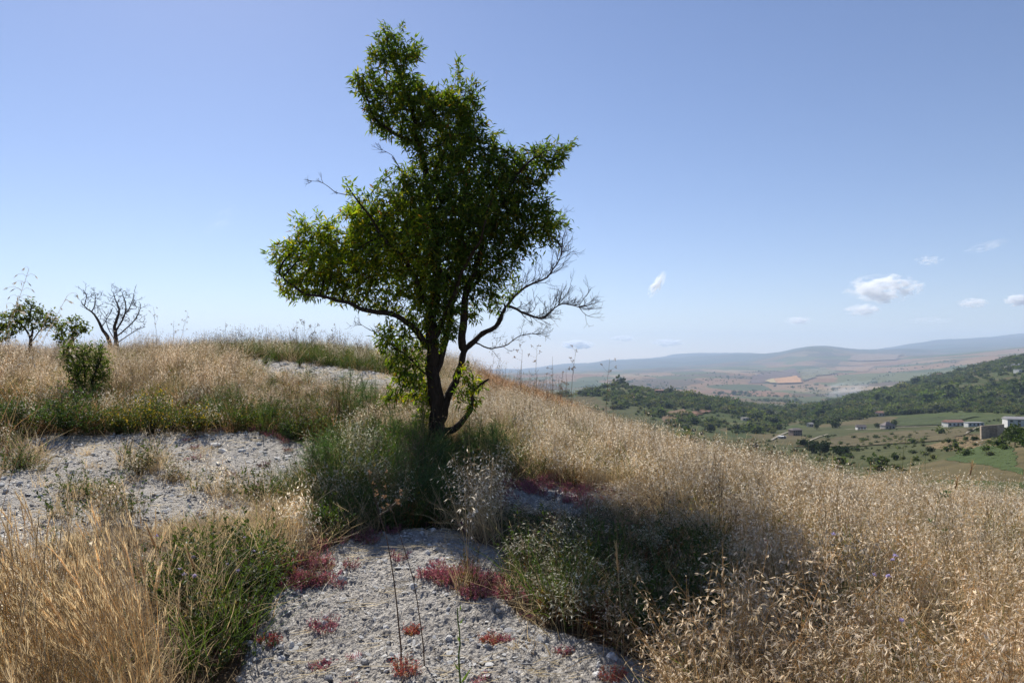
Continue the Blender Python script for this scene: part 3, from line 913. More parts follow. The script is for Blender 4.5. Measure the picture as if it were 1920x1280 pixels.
# sunlight put into leaf colour: yellower, brighter left bough and crown foot
gg = np.random.default_rng(9)
lb = limb[lidx]
yel = np.isin(lb, [1, 6, 9, 11, 12]) & (gg.random(len(lidx)) < .75)
cc = LC.reshape(-1, 5, 3); cc[yel] = cc[yel] * np.array([2.0, 1.75, .9])
bro = gg.random(len(lidx)) < .02; cc[bro] = np.array([.16, .08, .02])
dk = np.isin(lb, [3, 4, 7, 8]); cc[dk] *= np.array([.8, .85, .9])
for li in sorted(set(lb.tolist())):
    k = np.where(lb == li)[0]
    V = LV.reshape(-1, 5, 3)[k].reshape(-1, 3) - foot
    t = np.array([[0, 2, 1], [0, 3, 2], [1, 2, 4], [2, 3, 4]])
    T = (np.arange(len(k))[:, None, None] * 5 + t[None]).reshape(-1, 3)
    f_ = add('foliage', (V, T, cc[k].reshape(-1, 3)), M_LEAF, tree)
    f_['kind'] = 'stuff'
print('almond nodes', len(P), 'leaves', len(lidx))

# ---- smaller trees and shrubs grown the same way
def small_tree(name, label, cat, base_px, dist, limbs, poly, natt, leaf=None, step=.06, kill=.1, tip=.004, r0=.03, seed=1, group=None, mat=M_BARK, fine=1.0, per=4, sink=.06):
    sk = []
    bx = (base_px[0] - 960) / F * dist
    gz_ = float(hill(np.array([bx]), np.array([dist]))[0])
    base = np.array([bx, dist, gz_])
    for i, (pts, pl) in enumerate(limbs):
        q = P2(pts, dist, 0, ((i * 37) % 7 - 3) / 3 * .25 if i else 0)
        if pl is None: q = np.concatenate([[[base[0] + (pts[0][0] - base_px[0]) / F * dist * .3, base[1], gz_ - sink]], q])
        sk.append((q, pl))
    at_ = poly_cloud(poly, dist, natt, .8, .6, seed)
    P, par, limb, ns = grow(sk, at_, step=step, kill=kill, infl=.6, iters=60, seed=seed)
    r, nch = tree_radii(P, par, tip, 2.3)
    ids = np.where((limb == 0) & (np.arange(len(P)) < ns))[0]
    r[ids] = np.maximum(r[ids] * .7, np.linspace(r0, tip, len(ids)))
    root = empty(name, base, label, cat, group)
    for li, (V, T, C) in sorted(branch_meshes(P, par, limb, r, nch, 7).items()):
        add('trunk' if li == 0 else 'limb', (V - base, T, C), mat, root, smooth=True)
    if leaf is None:
        out = []
        for i in np.where(np.arange(len(P)) >= 4)[0][::2]:
            if P[i, 2] < base[2] + .9: continue
            d = unit(P[i] - P[par[i]]); sd = unit(np.cross(d, gt.normal(size=3)))
            twig(P[i], unit(d + sd * gt.uniform(.4, 1.0) + np.array([0, 0, .25])), .20 * gt.uniform(.5, 1.2), .006, 2, out, .35, .5)
        V, T, C = join(out); f_ = add('twigs', (V - base, T, C), mat, root); f_['kind'] = 'stuff'
    if leaf:
        sel = np.where((r < tip * 2.6) & (np.arange(len(P)) >= min(ns, 3)))[0]
        (V, T, C), _ = leafy(P, par, nch, sel, per, leaf[0], leaf[1], leaf[2], seed + 3, droop=.1, spread=.95, rosette=4)
        f_ = add('foliage', (V - base, T, C), M_LEAF, root); f_['kind'] = 'stuff'
    return root

OLIVE = [(.045, .065, .025), (.06, .085, .03), (.035, .055, .02), (.075, .09, .03)]
small_tree('small_tree', 'low leafy tree with forked trunk at far left, behind drooping oat heads', 'tree', (55, 690), 15, [
    ([(58, 650), (60, 620), (55, 590)], None), ([(60, 640), (75, 622), (92, 600)], 0), ([(58, 635), (40, 610), (20, 600)], 0)],
    [(-20, 600), (-5, 588), (20, 578), (48, 558), (80, 576), (104, 590), (112, 612), (95, 622), (70, 618), (40, 622), (18, 640), (-20, 642)], 900, (.085, .036, OLIVE), r0=.06, seed=31, per=6)
small_tree('small_tree', 'thin leafy tree left of the two bare dead trees', 'tree', (125, 690), 14, [
    ([(128, 670), (130, 640), (140, 612)], None), ([(130, 650), (150, 625), (164, 618)], 0), ([(128, 655), (112, 630), (108, 610)], 0)],
    [(98, 632), (112, 610), (128, 592), (150, 595), (166, 608), (169, 622), (142, 628), (140, 650), (110, 650)], 520, (.08, .033, OLIVE), r0=.035, seed=33, per=6)
small_tree('bare_dead_tree', 'dead grey tree with one crooked trunk leaning left on the ridge', 'dead tree', (212, 690), 18, [
    ([(205, 637), (187, 608), (171, 584), (158, 572), (148, 562)], None), ([(173, 586), (178, 570), (181, 551), (178, 545)], 0), ([(158, 572), (160, 560), (155, 545)], 0), ([(190, 612), (196, 596), (198, 580)], 0)],
    [(146, 564), (152, 545), (165, 550), (176, 542), (186, 545), (190, 570), (199, 582), (196, 600), (180, 590)], 130, None, step=.09, kill=.12, tip=.006, r0=.075, seed=35, mat=M_DEADWOOD, group='bare dead trees on the ridge')
small_tree('bare_dead_tree', 'wide dead tree with a fan of bare twigs on the ridge', 'dead tree', (230, 690), 18, [
    ([(217, 637), (214, 611), (223, 581), (211, 548)], None), ([(216, 620), (232, 600), (237, 575), (232, 548)], 0), ([(220, 632), (240, 610), (256, 590), (262, 570)], 0), ([(222, 640), (244, 622), (262, 612)], 0), ([(216, 640), (204, 612), (203, 590)], 0), ([(235, 590), (248, 565), (250, 548)], 1)],
    [(200, 560), (206, 545), (230, 540), (248, 545), (266, 566), (272, 600), (258, 618), (230, 625), (208, 615)], 330, None, step=.09, kill=.12, tip=.006, r0=.08, seed=37, mat=M_DEADWOOD, group='bare dead trees on the ridge')
small_tree('tall_shrub', 'dark upright shrub with many thin stems in the dry oats at left', 'shrub', (165, 765), 10.5, [
    ([(165, 740), (160, 700), (150, 650)], None), ([(166, 745), (180, 700), (195, 670)], 0), ([(164, 745), (140, 700), (125, 660)], 0), ([(166, 745), (172, 690), (175, 640)], 0)],
    [(112, 650), (130, 640), (160, 650), (180, 640), (205, 672), (208, 715), (190, 752), (160, 758), (140, 735), (125, 690)], 1000, (.055, .017, [(.05, .08, .03), (.035, .06, .025), (.06, .085, .03)]), step=.045, kill=.05, r0=.012, seed=39, per=6)
# ------------------------------------------------------------------ plants of the hilltop: kinds to be scattered
protos = bpy.data.collections.new('plant_kinds')          # never linked to the scene: only a store of shapes
def proto(name, geo, mat):
    V, T, C = geo
    o = bpy.data.objects.new(name, mesh(name, V, T, C, mat))
    protos.objects.link(o)
    return o

STRAW = np.array([.72, .63, .45]); GOLD = np.array([.57, .46, .28]); BROWN = np.array([.39, .29, .17]); PALE = np.array([.84, .79, .69])
def stem_curve(p, h, lean, n=5):
    t = np.linspace(0, 1, n)[:, None]
    return p + np.array([0, 0, 1.]) * h * t + np.array([lean[0], lean[1], 0]) * t ** 2

def oat_clump(g, stems=7, spread=.1, h0=.5, h1=.85, full=1.0, wind=(-.02, 0), spk=.027):
    parts = []; LP, LD, LN, LL, LW, LCc = [], [], [], [], [], []
    for s in range(stems):
        a = g.random() * 6.283; rr = spread * math.sqrt(g.random())
        p = np.array([rr * math.cos(a), rr * math.sin(a), -.02]); h = g.uniform(h0, h1)
        lean = np.array([wind[0] + g.normal() * .09, wind[1] + g.normal() * .09])
        c = stem_curve(p, h, lean, 6)
        sc = GOLD * g.uniform(.7, 1.2)
        parts.append(tube(c, np.linspace(.0017, .0008, 6), 3, sc, False))
        nlev = g.integers(4, 7)
        for lv in range(nlev):
            t = .58 + .42 * lv / nlev
            q = np.array([np.interp(t, np.linspace(0, 1, 6), c[:, k]) for k in range(3)])
            for b in range(g.integers(2, 5) if lv < nlev - 1 else 1):
                az = g.random() * 6.283; out = g.uniform(.03, .10) * full * (1.15 - .6 * (t - .58) / .42)
                e = q + np.array([math.cos(az) * out, math.sin(az) * out, g.uniform(.0, .03)])
                dn = unit(np.array([math.cos(az) * .55, math.sin(az) * .55, -.55]) + g.normal(size=3) * .4)
                parts.append(tube(np.array([q, (q + e) / 2 + [0, 0, .012], e]), .0006, 3, sc * 1.1, False))
                cc = PALE * g.uniform(.75, 1.12) if g.random() > .12 else STRAW * g.uniform(.7, 1.)
                for sgn in (-1, 1):
                    sd = unit(np.cross(dn, g.normal(size=3)))
                    LP.append(e); LD.append(unit(dn + sd * sgn * .16)); LN.append(unit(np.cross(dn, sd) + sd * .4 * sgn)); LL.append(spk * g.uniform(.75, 1.15)); LW.append(spk * .17); LCc.append(cc)
        # dry leaf blades low on the stem
    parts.append(leaves(LP, LD, LN, LL, LW, LCc, fold=.35, bend=.05))
    n = stems * 2
    bp = np.stack([g.normal(size=n) * spread * .7, g.normal(size=n) * spread * .7, np.full(n, -.01)], 1)
    parts.append(blades(bp, np.stack([g.normal(size=n) * .3, g.normal(size=n) * .3, np.ones(n)], 1), g.uniform(.18, .42, n), g.uniform(.003, .006, n), np.stack([g.normal(size=n) * .12, g.normal(size=n) * .12, -.06 * np.ones(n)], 1), BROWN * .9, GOLD, 3))
    return join(parts)

def dry_clump(g, n=34, h0=.15, h1=.42, spread=.09, c0=BROWN, c1=GOLD, w=.003, out=.35, bend=.12):
    a = g.random(n) * 6.283; rr = spread * np.sqrt(g.random(n))
    bp = np.stack([rr * np.cos(a), rr * np.sin(a), np.full(n, -.015)], 1)
    D = np.stack([g.normal(size=n) * out, g.normal(size=n) * out, np.ones(n)], 1)
    k = g.uniform(.65, 1.25, (n, 1))
    return blades(bp, D, g.uniform(h0, h1, n), g.uniform(w * .7, w * 1.4, n), np.stack([g.normal(size=n) * bend, g.normal(size=n) * bend, -np.abs(g.normal(size=n)) * bend * .5], 1), c0 * k, c1 * k, 3)

def foxtail_clump(g, n=30, h0=.45, h1=.8, spread=.11, wind=(-.17, .03)):
    parts = []; BP, BD, BH, BC = [], [], [], []
    for s in range(n):
        a = g.random() * 6.283; rr = spread * math.sqrt(g.random())
        h = g.uniform(h0, h1); lean = np.array([wind[0] * g.uniform(.3, 1.5) + g.normal() * .05, wind[1] + g.normal() * .06])
        c = stem_curve(np.array([rr * math.cos(a), rr * math.sin(a), -.02]), h, lean, 7)
        col = np.array([.62, .48, .27]) * g.uniform(.7, 1.2)
        parts.append(tube(c, np.linspace(.0014, .0009, 7), 3, col, False))
        L = g.uniform(.10, .17); d = unit(c[-1] - c[-3]); q = c[-1]
        t = np.linspace(0, 1, 6)[:, None]; sp = q - d * .02 + d * L * t + np.array([lean[0], lean[1], -.1]) * (t ** 2) * .12
        parts.append(tube(sp, np.array([.001, .0018, .0021, .0019, .0013, .0005]), 5, col * 1.05, False))
        for k in range(26):
            u = g.random(); pp = np.array([np.interp(u, t[:, 0], sp[:, j]) for j in range(3)])
            BP.append(pp); BD.append(unit(d + g.normal(size=3) * .16)); BH.append(g.uniform(.02, .04)); BC.append(np.array([.74, .59, .36]) * g.uniform(.8, 1.2))
    n2 = len(BP)
    parts.append(blades(np.array(BP), np.array(BD), np.array(BH), np.full(n2, .0007), np.zeros((n2, 3)), np.array(BC), np.array(BC), 1))
    parts.append(dry_clump(g, 26, .2, .5, spread, BROWN, GOLD * 1.05, .003, .25, .1))
    return join(parts)

def herb_clump(g, stems=9, h=.22, spread=.08, leaf=(.026, .011), cols=((.06, .095, .025), (.045, .075, .02), (.08, .11, .03)), per=14, woody=(.12, .09, .04)):
    parts = []; LP, LD = [], []
    for s in range(stems):
        a = g.random() * 6.283; rr = spread * math.sqrt(g.random()); hh = h * g.uniform(.5, 1.15)
        c = stem_curve(np.array([rr * math.cos(a), rr * math.sin(a), -.01]), hh, np.array([math.cos(a), math.sin(a)]) * spread * g.uniform(.2, 1.3) + g.normal(size=2) * .03, 5)
        parts.append(tube(c, np.linspace(.0018, .0008, 5), 3, woody, False))
        for k in range(per):
            t = g.uniform(.15, 1); q = np.array([np.interp(t, np.linspace(0, 1, 5), c[:, j]) for j in range(3)])
            LP.append(q); LD.append(g.normal(size=3) + [0, 0, .5])
    n = len(LP); cols = np.array(cols)
    parts.append(leaves(LP, LD, g.normal(size=(n, 3)) * .5 + [0, 0, 1], leaf[0] * g.uniform(.6, 1.3, n), leaf[1] * g.uniform(.7, 1.2, n), cols[g.integers(0, len(cols), n)] * g.uniform(.7, 1.3, (n, 1)), fold=.25, bend=.15, at=.5))
    return join(parts)

def sedum_clump(g, stems=34, h=.05, spread=.05, cols=((.38, .16, .19), (.42, .23, .24), (.30, .12, .16), (.36, .25, .18), (.22, .19, .09), (.38, .14, .2))):
    parts = []; LP, LD, LCc = [], [], []; cols = np.array(cols)
    for s in range(stems):
        a = g.random() * 6.283; rr = spread * math.sqrt(g.random()); hh = h * g.uniform(.5, 1.3)
        c = stem_curve(np.array([rr * math.cos(a), rr * math.sin(a), -.005]), hh, np.array([math.cos(a), math.sin(a)]) * g.uniform(0, .03) + g.normal(size=2) * .01, 3)
        k = cols[g.integers(0, len(cols))] * g.uniform(.75, 1.25)
        parts.append(tube(c, [.0012, .001, .0007], 3, k * .8, False))
        for j in range(7):
            t = g.uniform(.3, 1.0); q = c[0] * (1 - t) + c[-1] * t
            LP.append(q); LD.append(g.normal(size=3) + [0, 0, .8]); LCc.append(k * g.uniform(.8, 1.3))
    n = len(LP)
    parts.append(leaves(LP, LD, g.normal(size=(n, 3)), .011 * g.uniform(.7, 1.4, n), .0045, LCc, fold=.4, bend=.1, at=.55))
    return join(parts)

def fennel_clump(g, stems=5, h=.9, spread=.12, hair=60):
    parts = []; HP, HD, HH = [], [], []
    for s in range(stems):
        a = g.random() * 6.283; rr = spread * math.sqrt(g.random()); hh = h * g.uniform(.5, 1.1)
        c = stem_curve(np.array([rr * math.cos(a), rr * math.sin(a), -.02]), hh, g.normal(size=2) * .1, 7)
        parts.append(tube(c, np.linspace(.004, .0015, 7), 4, (.10, .13, .05), False))
        for k in range(hair):
            t = g.uniform(.03, .75) ** 1.2; q = np.array([np.interp(t, np.linspace(0, 1, 7), c[:, j]) for j in range(3)])
            b = unit(g.normal(size=3) + [0, 0, .55]); l = g.uniform(.06, .16)
            for m_ in range(4):
                HP.append(q + b * l * m_ / 4); HD.append(unit(b + g.normal(size=3) * .55)); HH.append(l * g.uniform(.4, .8))
    n = len(HP); k = g.uniform(.7, 1.3, (n, 1))
    parts.append(blades(np.array(HP), np.array(HD), np.array(HH), np.full(n, .0022), g.normal(size=(n, 3)) * .015, np.array([.055, .10, .045]) * k, np.array([.075, .125, .055]) * k, 1))
    return join(parts)

def seedhead_clump(g, stems=5, h0=.4, h1=.8, col=(.16, .12, .07), green=False):
    """weedy stalks with small knobby heads or umbels"""
    parts = []; LP, LD = [], []
    for s in range(stems):
        c = stem_curve(np.array([g.normal() * .08, g.normal() * .08, -.02]), g.uniform(h0, h1), g.normal(size=2) * .08, 5)
        parts.append(tube(c, np.linspace(.0022, .001, 5), 3, col, False))
        for b in range(g.integers(2, 6)):
            t = g.uniform(.55, 1); q = np.array([np.interp(t, np.linspace(0, 1, 5), c[:, j]) for j in range(3)])
            e = q + unit(g.normal(size=3) + [0, 0, 1.1]) * g.uniform(.04, .12)
            parts.append(tube(np.array([q, e]), .0008, 3, col, False))
            for k in range(7): LP.append(e); LD.append(g.normal(size=3) + [0, 0, .4])
    n = len(LP)
    parts.append(leaves(LP, LD, g.normal(size=(n, 3)), .014, .006, np.array(col) * g.uniform(.9, 1.7, (n, 1)), at=.6))
    return join(parts)

def ico(sub=1):
    t = (1 + 5 ** .5) / 2
    V = unit(np.array([[-1, t, 0], [1, t, 0], [-1, -t, 0], [1, -t, 0], [0, -1, t], [0, 1, t], [0, -1, -t], [0, 1, -t], [t, 0, -1], [t, 0, 1], [-t, 0, -1], [-t, 0, 1]]))
    T = np.array([[0, 11, 5], [0, 5, 1], [0, 1, 7], [0, 7, 10], [0, 10, 11], [1, 5, 9], [5, 11, 4], [11, 10, 2], [10, 7, 6], [7, 1, 8], [3, 9, 4], [3, 4, 2], [3, 2, 6], [3, 6, 8], [3, 8, 9], [4, 9, 5], [2, 4, 11], [6, 2, 10], [8, 6, 7], [9, 8, 1]])
    for _ in range(sub):
        e = {}; V = list(V); nt = []
        def mid(a, b):
            k = (min(a, b), max(a, b))
            if k not in e: e[k] = len(V); V.append(unit(np.array(V[a]) + np.array(V[b])))
            return e[k]
        for a, b, c in T:
            x, y, z = mid(a, b), mid(b, c), mid(c, a)
            nt += [[a, x, z], [b, y, x], [c, z, y], [x, y, z]]
        V = np.array(V); T = np.array(nt)
    return np.array(V), np.array(T)

def stone_geo(g, size=(1, 1, .6), rough=.25, sub=1):
    V, T = ico(sub)
    for k in range(9):                                   # a few flat broken faces
        d = unit(g.normal(size=3)); c = g.uniform(.55, .85)
        s = V @ d; V = V - np.maximum(s - c, 0)[:, None] * d
    V = V * (1 + rough * .4 * g.normal(size=(len(V), 1)))
    return V * np.array(size), T, np.full((len(V), 3), .5)

g_ = np.random.default_rng(21)
K = {}
K['oat'] = [proto('oat_kind', oat_clump(g_, 8, .12, .45, .75, 1.0, (-.03, 0)), M_STRAW) for _ in range(7)]
K['oatlow'] = [proto('oat_low_kind', oat_clump(g_, 7, .12, .28, .5, .8, (-.02, 0), .03), M_STRAW) for _ in range(4)]
K['dry'] = [proto('dry_kind', dry_clump(g_), M_STRAW) for _ in range(5)]
K['short'] = [proto('short_kind', dry_clump(g_, 40, .08, .22, .08, BROWN * 1.1, GOLD * 1.1, .0024, .4, .07), M_STRAW) for _ in range(4)]
K['fox'] = [proto('foxtail_kind', foxtail_clump(g_), M_STRAW) for _ in range(5)]
GR0, GR1 = np.array([.045, .075, .02]), np.array([.085, .125, .035])
K['green'] = [proto('green_kind', dry_clump(g_, 36, .15, .42, .09, GR0, GR1, .0032, .3, .1), M_GREEN) for _ in range(4)]
K['herb'] = [proto('herb_kind', herb_clump(g_), M_GREEN) for _ in range(5)]
K['yellow'] = [proto('yellow_kind', herb_clump(g_, 9, .26, .08, (.022, .009), ((.18, .15, .03), (.12, .13, .03), (.22, .14, .03), (.08, .11, .03))), M_GREEN) for _ in range(3)]
K['rust'] = [proto('rust_kind', herb_clump(g_, 10, .2, .08, (.018, .006), ((.20, .085, .04), (.26, .12, .05), (.14, .06, .03)), 16, (.18, .08, .04)), M_GREEN) for _ in range(3)]
K['sedum'] = [proto('sedum_kind', sedum_clump(g_), M_SEDUM) for _ in range(4)]
K['fennel'] = [proto('fennel_kind', fennel_clump(g_, 3, .5, .1, 40), M_GREEN) for _ in range(3)]
K['weed'] = [proto('weed_kind', seedhead_clump(g_), M_STRAW) for _ in range(4)]
K['flake'] = [proto('flake_kind', stone_geo(g_, (g_.uniform(.6, 1.2), g_.uniform(.5, 1), g_.uniform(.08, .22)), .3, 1), M_FLAKE) for _ in range(7)]
K['pebble'] = [proto('pebble_kind', stone_geo(g_, (g_.uniform(.8, 1.1), g_.uniform(.7, 1), g_.uniform(.5, .8)), .12, 1), M_STONE) for _ in range(4)]

def scatter(name, label, cat, kinds, P, rot, scl, tint, pick=None, seed=0):
    """one 'stuff' object: points that carry turn, size and tint, dressed with the kinds by geometry nodes"""
    n = len(P); g = np.random.default_rng(seed + 99)
    me = bpy.data.meshes.new(name); me.vertices.add(n); me.vertices.foreach_set('co', np.asarray(P, np.float32).ravel())
    def attr(nm, ty, key, val):
        a = me.attributes.new(nm, ty, 'POINT'); a.data.foreach_set(key, np.ascontiguousarray(val).ravel())
    attr('turn', 'FLOAT_VECTOR', 'vector', np.asarray(rot, np.float32))
    attr('size', 'FLOAT_VECTOR', 'vector', np.asarray(scl, np.float32))
    t4 = np.ones((n, 4), np.float32); t4[:, :3] = tint
    attr('tint', 'FLOAT_COLOR', 'color', t4)
    attr('pick', 'INT', 'value', (g.integers(0, len(kinds), n) if pick is None else pick).astype(np.int32))
    o = bpy.data.objects.new(name, me); COL.objects.link(o); tag(o, label, cat, None, 'stuff')
    ng = bpy.data.node_groups.new(name, 'GeometryNodeTree')
    ng.interface.new_socket('Geometry', in_out='INPUT', socket_type='NodeSocketGeometry')
    ng.interface.new_socket('Geometry', in_out='OUTPUT', socket_type='NodeSocketGeometry')
    gi, go_ = ng.nodes.new('NodeGroupInput'), ng.nodes.new('NodeGroupOutput')
    jn = ng.nodes.new('GeometryNodeJoinGeometry')
    for k in reversed(kinds):
        oi = ng.nodes.new('GeometryNodeObjectInfo'); oi.inputs['Object'].default_value = k; oi.inputs['As Instance'].default_value = False
        ti = ng.nodes.new('GeometryNodeGeometryToInstance'); ng.links.new(oi.outputs['Geometry'], ti.inputs[0]); ng.links.new(ti.outputs[0], jn.inputs[0])
    ip = ng.nodes.new('GeometryNodeInstanceOnPoints'); ip.inputs['Pick Instance'].default_value = True
    ng.links.new(gi.outputs[0], ip.inputs['Points']); ng.links.new(jn.outputs[0], ip.inputs['Instance'])
    def named(nm, ty):
        x = ng.nodes.new('GeometryNodeInputNamedAttribute'); x.data_type = ty; x.inputs[0].default_value = nm; return x.outputs[0]
    ng.links.new(named('pick', 'INT'), ip.inputs['Instance Index'])
    er = ng.nodes.new('FunctionNodeEulerToRotation'); ng.links.new(named('turn', 'FLOAT_VECTOR'), er.inputs[0])
    ng.links.new(er.outputs[0], ip.inputs['Rotation'])
    ng.links.new(named('size', 'FLOAT_VECTOR'), ip.inputs['Scale'])
    ng.links.new(ip.outputs[0], go_.inputs[0])
    md = o.modifiers.new('dress', 'NODES'); md.node_group = ng
    return o

# ------------------------------------------------------------------ where they stand
def sample(n, y0=1.3, y1=21.0, seed=0):
    g = np.random.default_rng(seed)
    y = np.sqrt(g.random(n) * ((y1 + 1.7) ** 2 - (y0 + 1.7) ** 2) + (y0 + 1.7) ** 2) - 1.7
    x = (g.random(n) * 2 - 1) * (.86 * y + 1.5)
    return x, y
AREA = .86 * ((21.0 + 1.75) ** 2 - (1.3 + 1.75) ** 2)
Z_GOLD = [(-700, 3000), (-500, 1150), (-100, 1140), (60, 1150), (190, 1165), (290, 1200), (330, 1270), (330, 3000)]
Z_GOLDFRONT = [(-700, 1160), (-500, 1040), (-100, 1035), (60, 1040), (200, 1050), (300, 1075), (300, 1200), (190, 1165), (60, 1150)]
Z_LOW = [(905, 960), (1130, 955), (1260, 985), (1240, 1030), (1110, 1060), (950, 1055), (925, 1000)]
Z_GOLD2 = [(310, 975), (420, 960), (560, 945), (620, 985), (590, 1030), (520, 1055), (430, 1045), (340, 1060)]
Z_CLOVER = [(285, 1075), (380, 1045), (480, 1040), (525, 1100), (500, 1170), (455, 1260), (420, 1290), (340, 1240)]
Z_SHADE = [(570, 855), (700, 830), (880, 835), (990, 850), (1010, 900), (910, 915), (900, 960), (960, 1000), (900, 1000), (690, 1000), (590, 985), (550, 950)]
Z_FRINGE = [(470, 985), (580, 930), (700, 960), (700, 1010), (640, 1020), (560, 1050)]
Z_TANGLE = [(935, 1060), (1000, 1060), (1120, 1040), (1240, 1010), (1360, 1060), (1370, 1150), (1330, 1260), (1200, 1235), (1080, 1195), (1000, 1165), (955, 1110), (950, 1040)]
Z_BAND = [(-500, 760), (-100, 758), (200, 752), (420, 770), (620, 790), (640, 835), (480, 822), (330, 818), (90, 822), (-100, 850), (-500, 870)]
Z_RIDGE = [(340, 640), (700, 640), (790, 700), (740, 706), (640, 690), (560, 682), (500, 676), (440, 680), (360, 676)]
Z_REDRIDGE = [(890, 640), (1200, 640), (1200, 800), (1100, 792), (1000, 770), (890, 752)]
Z_LEFT = [(-900, 640), (460, 640), (470, 690), (620, 735), (800, 770), (780, 830), (620, 850), (480, 830), (-900, 900)]
SLABTUFT = [[(225, 860), (330, 865), (350, 905), (300, 915), (240, 895)], [(5, 830), (80, 838), (80, 885), (10, 890)], [(355, 905), (440, 925), (520, 940), (510, 955), (420, 945), (350, 925)], [(90, 930), (200, 915), (260, 975), (150, 1010), (90, 985)]]

class Site:
    def __init__(s, n, seed, y0=1.3, y1=21.0):
        s.x, s.y = sample(n, y0, y1, seed); s.z = hill(s.x, s.y)
        a, b = project(np.stack([s.x, s.y, s.z], 1)); s.px, s.py = jitter(s.x, s.y, a, b, 20)
        s.g = np.random.default_rng(seed + 5); s.n = n
        s.rock = rockmask(s.x, s.y, s.z)
        near = s.y > .6
        s.I = lambda pl: inpoly(s.px, s.py, pl) & near
        s.tuft = np.zeros(n, bool)
        for t in SLABTUFT: s.tuft |= s.I(t)
        s.zone = np.full(n, 'field', dtype=object)
        for nm, pl in (('left', Z_LEFT), ('band', Z_BAND), ('ridge', Z_RIDGE), ('red', Z_REDRIDGE), ('shade', Z_SHADE), ('fringe', Z_FRINGE), ('tangle', Z_TANGLE), ('gold2', Z_GOLD2), ('low', Z_LOW), ('front', Z_GOLDFRONT), ('clover', Z_CLOVER), ('gold', Z_GOLD)):
            s.zone[s.I(pl)] = nm
        lf = (s.zone == 'field') & (s.px < 700); s.zone[lf] = np.where(s.py[lf] > 850, np.where((s.px[lf] < 480) & (s.py[lf] > 960), 'front', 'fringe'), 'left')
        s.zone[s.rock > .5] = 'rock'
        s.zone[(s.rock > .5) & s.tuft] = 'tuft'
    def keep(s, dens):
        """dens: zone -> plants per square metre"""
        p = np.zeros(s.n)
        thin = (s.zone == 'shade') & (s.px > 850)
        for z, d in dens.items(): p[s.zone == z] = d * AREA / s.n
        p[thin] *= .35
        if p.max() > 1.0: print('  thin sample', p.max())
        return s.g.random(s.n) < p

def plants(name, label, cat, kinds, n, seed, dens, size=(.8, 1.2), tint=None, tilt=.12, zoff=0.0, clumpy=.0, lean=(0, 0), hmul=None, turn=0):
    s = Site(n, seed)
    k = s.keep(dens)
    if clumpy: k &= s.g.random(s.n) < np.clip(.5 + clumpy * 2.2 * fbm(s.x * 1.5, s.y * 1.5, 3, seed + 300), 0, 1)
    P = np.stack([s.x, s.y, s.z + zoff], 1)[k]; m = len(P)
    sc = s.g.uniform(size[0], size[1], m)
    hv = 1 + .22 * fbm(P[:, 0] * .7, P[:, 1] * .7, 3, seed + 400)
    cut = inpoly(s.px[k], s.py[k], [(890, 925), (1150, 925), (1270, 985), (1240, 1035), (945, 1035)])
    hv = np.where(cut, hv * .36, hv)
    hv = np.where(s.zone[k] == 'front', hv * .55, hv)
    hv = np.where(s.zone[k] == 'gold', hv * (.66 + .34 * sstep(1150, 1330, s.py[k])), hv)
    if hmul is not None: hv = hv * hmul(s.px[k], s.py[k], P)
    S3 = np.stack([sc, sc, sc * hv], 1)
    rot = np.stack([s.g.normal(size=m) * tilt + lean[1], s.g.normal(size=m) * tilt + lean[0], s.g.normal(size=m) * turn if turn else s.g.random(m) * 6.283], 1)
    lo = fbm(P[:, 0] * .8, P[:, 1] * .8, 3, seed + 500)
    t = np.ones((m, 3)) * (1 + .22 * lo + .15 * s.g.normal(size=m))[:, None]
    if tint is not None: t = t * tint(s.px[k], s.py[k], P, s.zone[k], s.g)
    print(name, m)
    return scatter(name, label, cat, kinds, P, rot, S3, np.clip(t, .25, 2), seed=seed)

def oat_tint(px, py, P, z, g):
    t = np.ones((len(P), 3))
    w = sstep(6.5, 3.0, P[:, 1]) * (P[:, 0] > .5)              # redder, browner stand close by on the right
    t *= 1 - w[:, None] * np.array([.04, .12, .22])
    red = np.array([k == 'red' for k in z]); t[red] *= np.array([.85, .68, .55])
    lf = np.array([k in ('left',) for k in z]); t[lf] *= np.array([1.0, .96, .92])
    sh = np.array([k in ('shade', 'tangle') for k in z]); t[sh] *= np.array([.9, .95, .9])
    return t
def crest(px, py, P):
    h = np.ones(len(P))
    h *= 1 - .25 * sstep(7, 10.5, P[:, 1]) * (P[:, 0] > -.5)
    h *= 1 - .12 * sstep(12, 15, P[:, 1]) * (P[:, 0] > -1)
    h *= 1 - .5 * sstep(400, 520, px) * (px < 860) * (P[:, 1] > 8.6) * (P[:, 1] < 14)
    h *= 1 - .42 * (px > 900) * (px < 1380) * sstep(1000, 1040, py) * (py < 1275)
    return h
plants('wild_oats', 'dense stand of dry wild oats with pale hanging seed heads', 'wild oats', K['oat'], 60000, 1,
       {'field': 48, 'left': 19, 'red': 10, 'shade': 6, 'tangle': 12, 'band': 4, 'fringe': 3, 'gold': 3, 'ridge': 3}, (.7, 1.12), oat_tint, .2, hmul=crest, clumpy=.55)
plants('low_wild_oats', 'shorter dry wild oats between the rocks and in the stand', 'wild oats', K['oatlow'], 60000, 2,
       {'field': 18, 'left': 9, 'red': 12, 'shade': 4, 'tangle': 9, 'band': 4, 'fringe': 6, 'gold2': 4, 'ridge': 6, 'tuft': 4, 'gold': 4, 'front': 5, 'low': 7}, (.75, 1.15), oat_tint, .15, hmul=crest)
def dry_tint(px, py, P, z, g):
    t = np.ones((len(P), 3)); m = len(P)
    red = np.array([k in ('red', 'band') for k in z]); t[red] *= np.array([.95, .72, .6])
    t *= 1 + (g.random((m, 1)) - .5) * .5
    return t
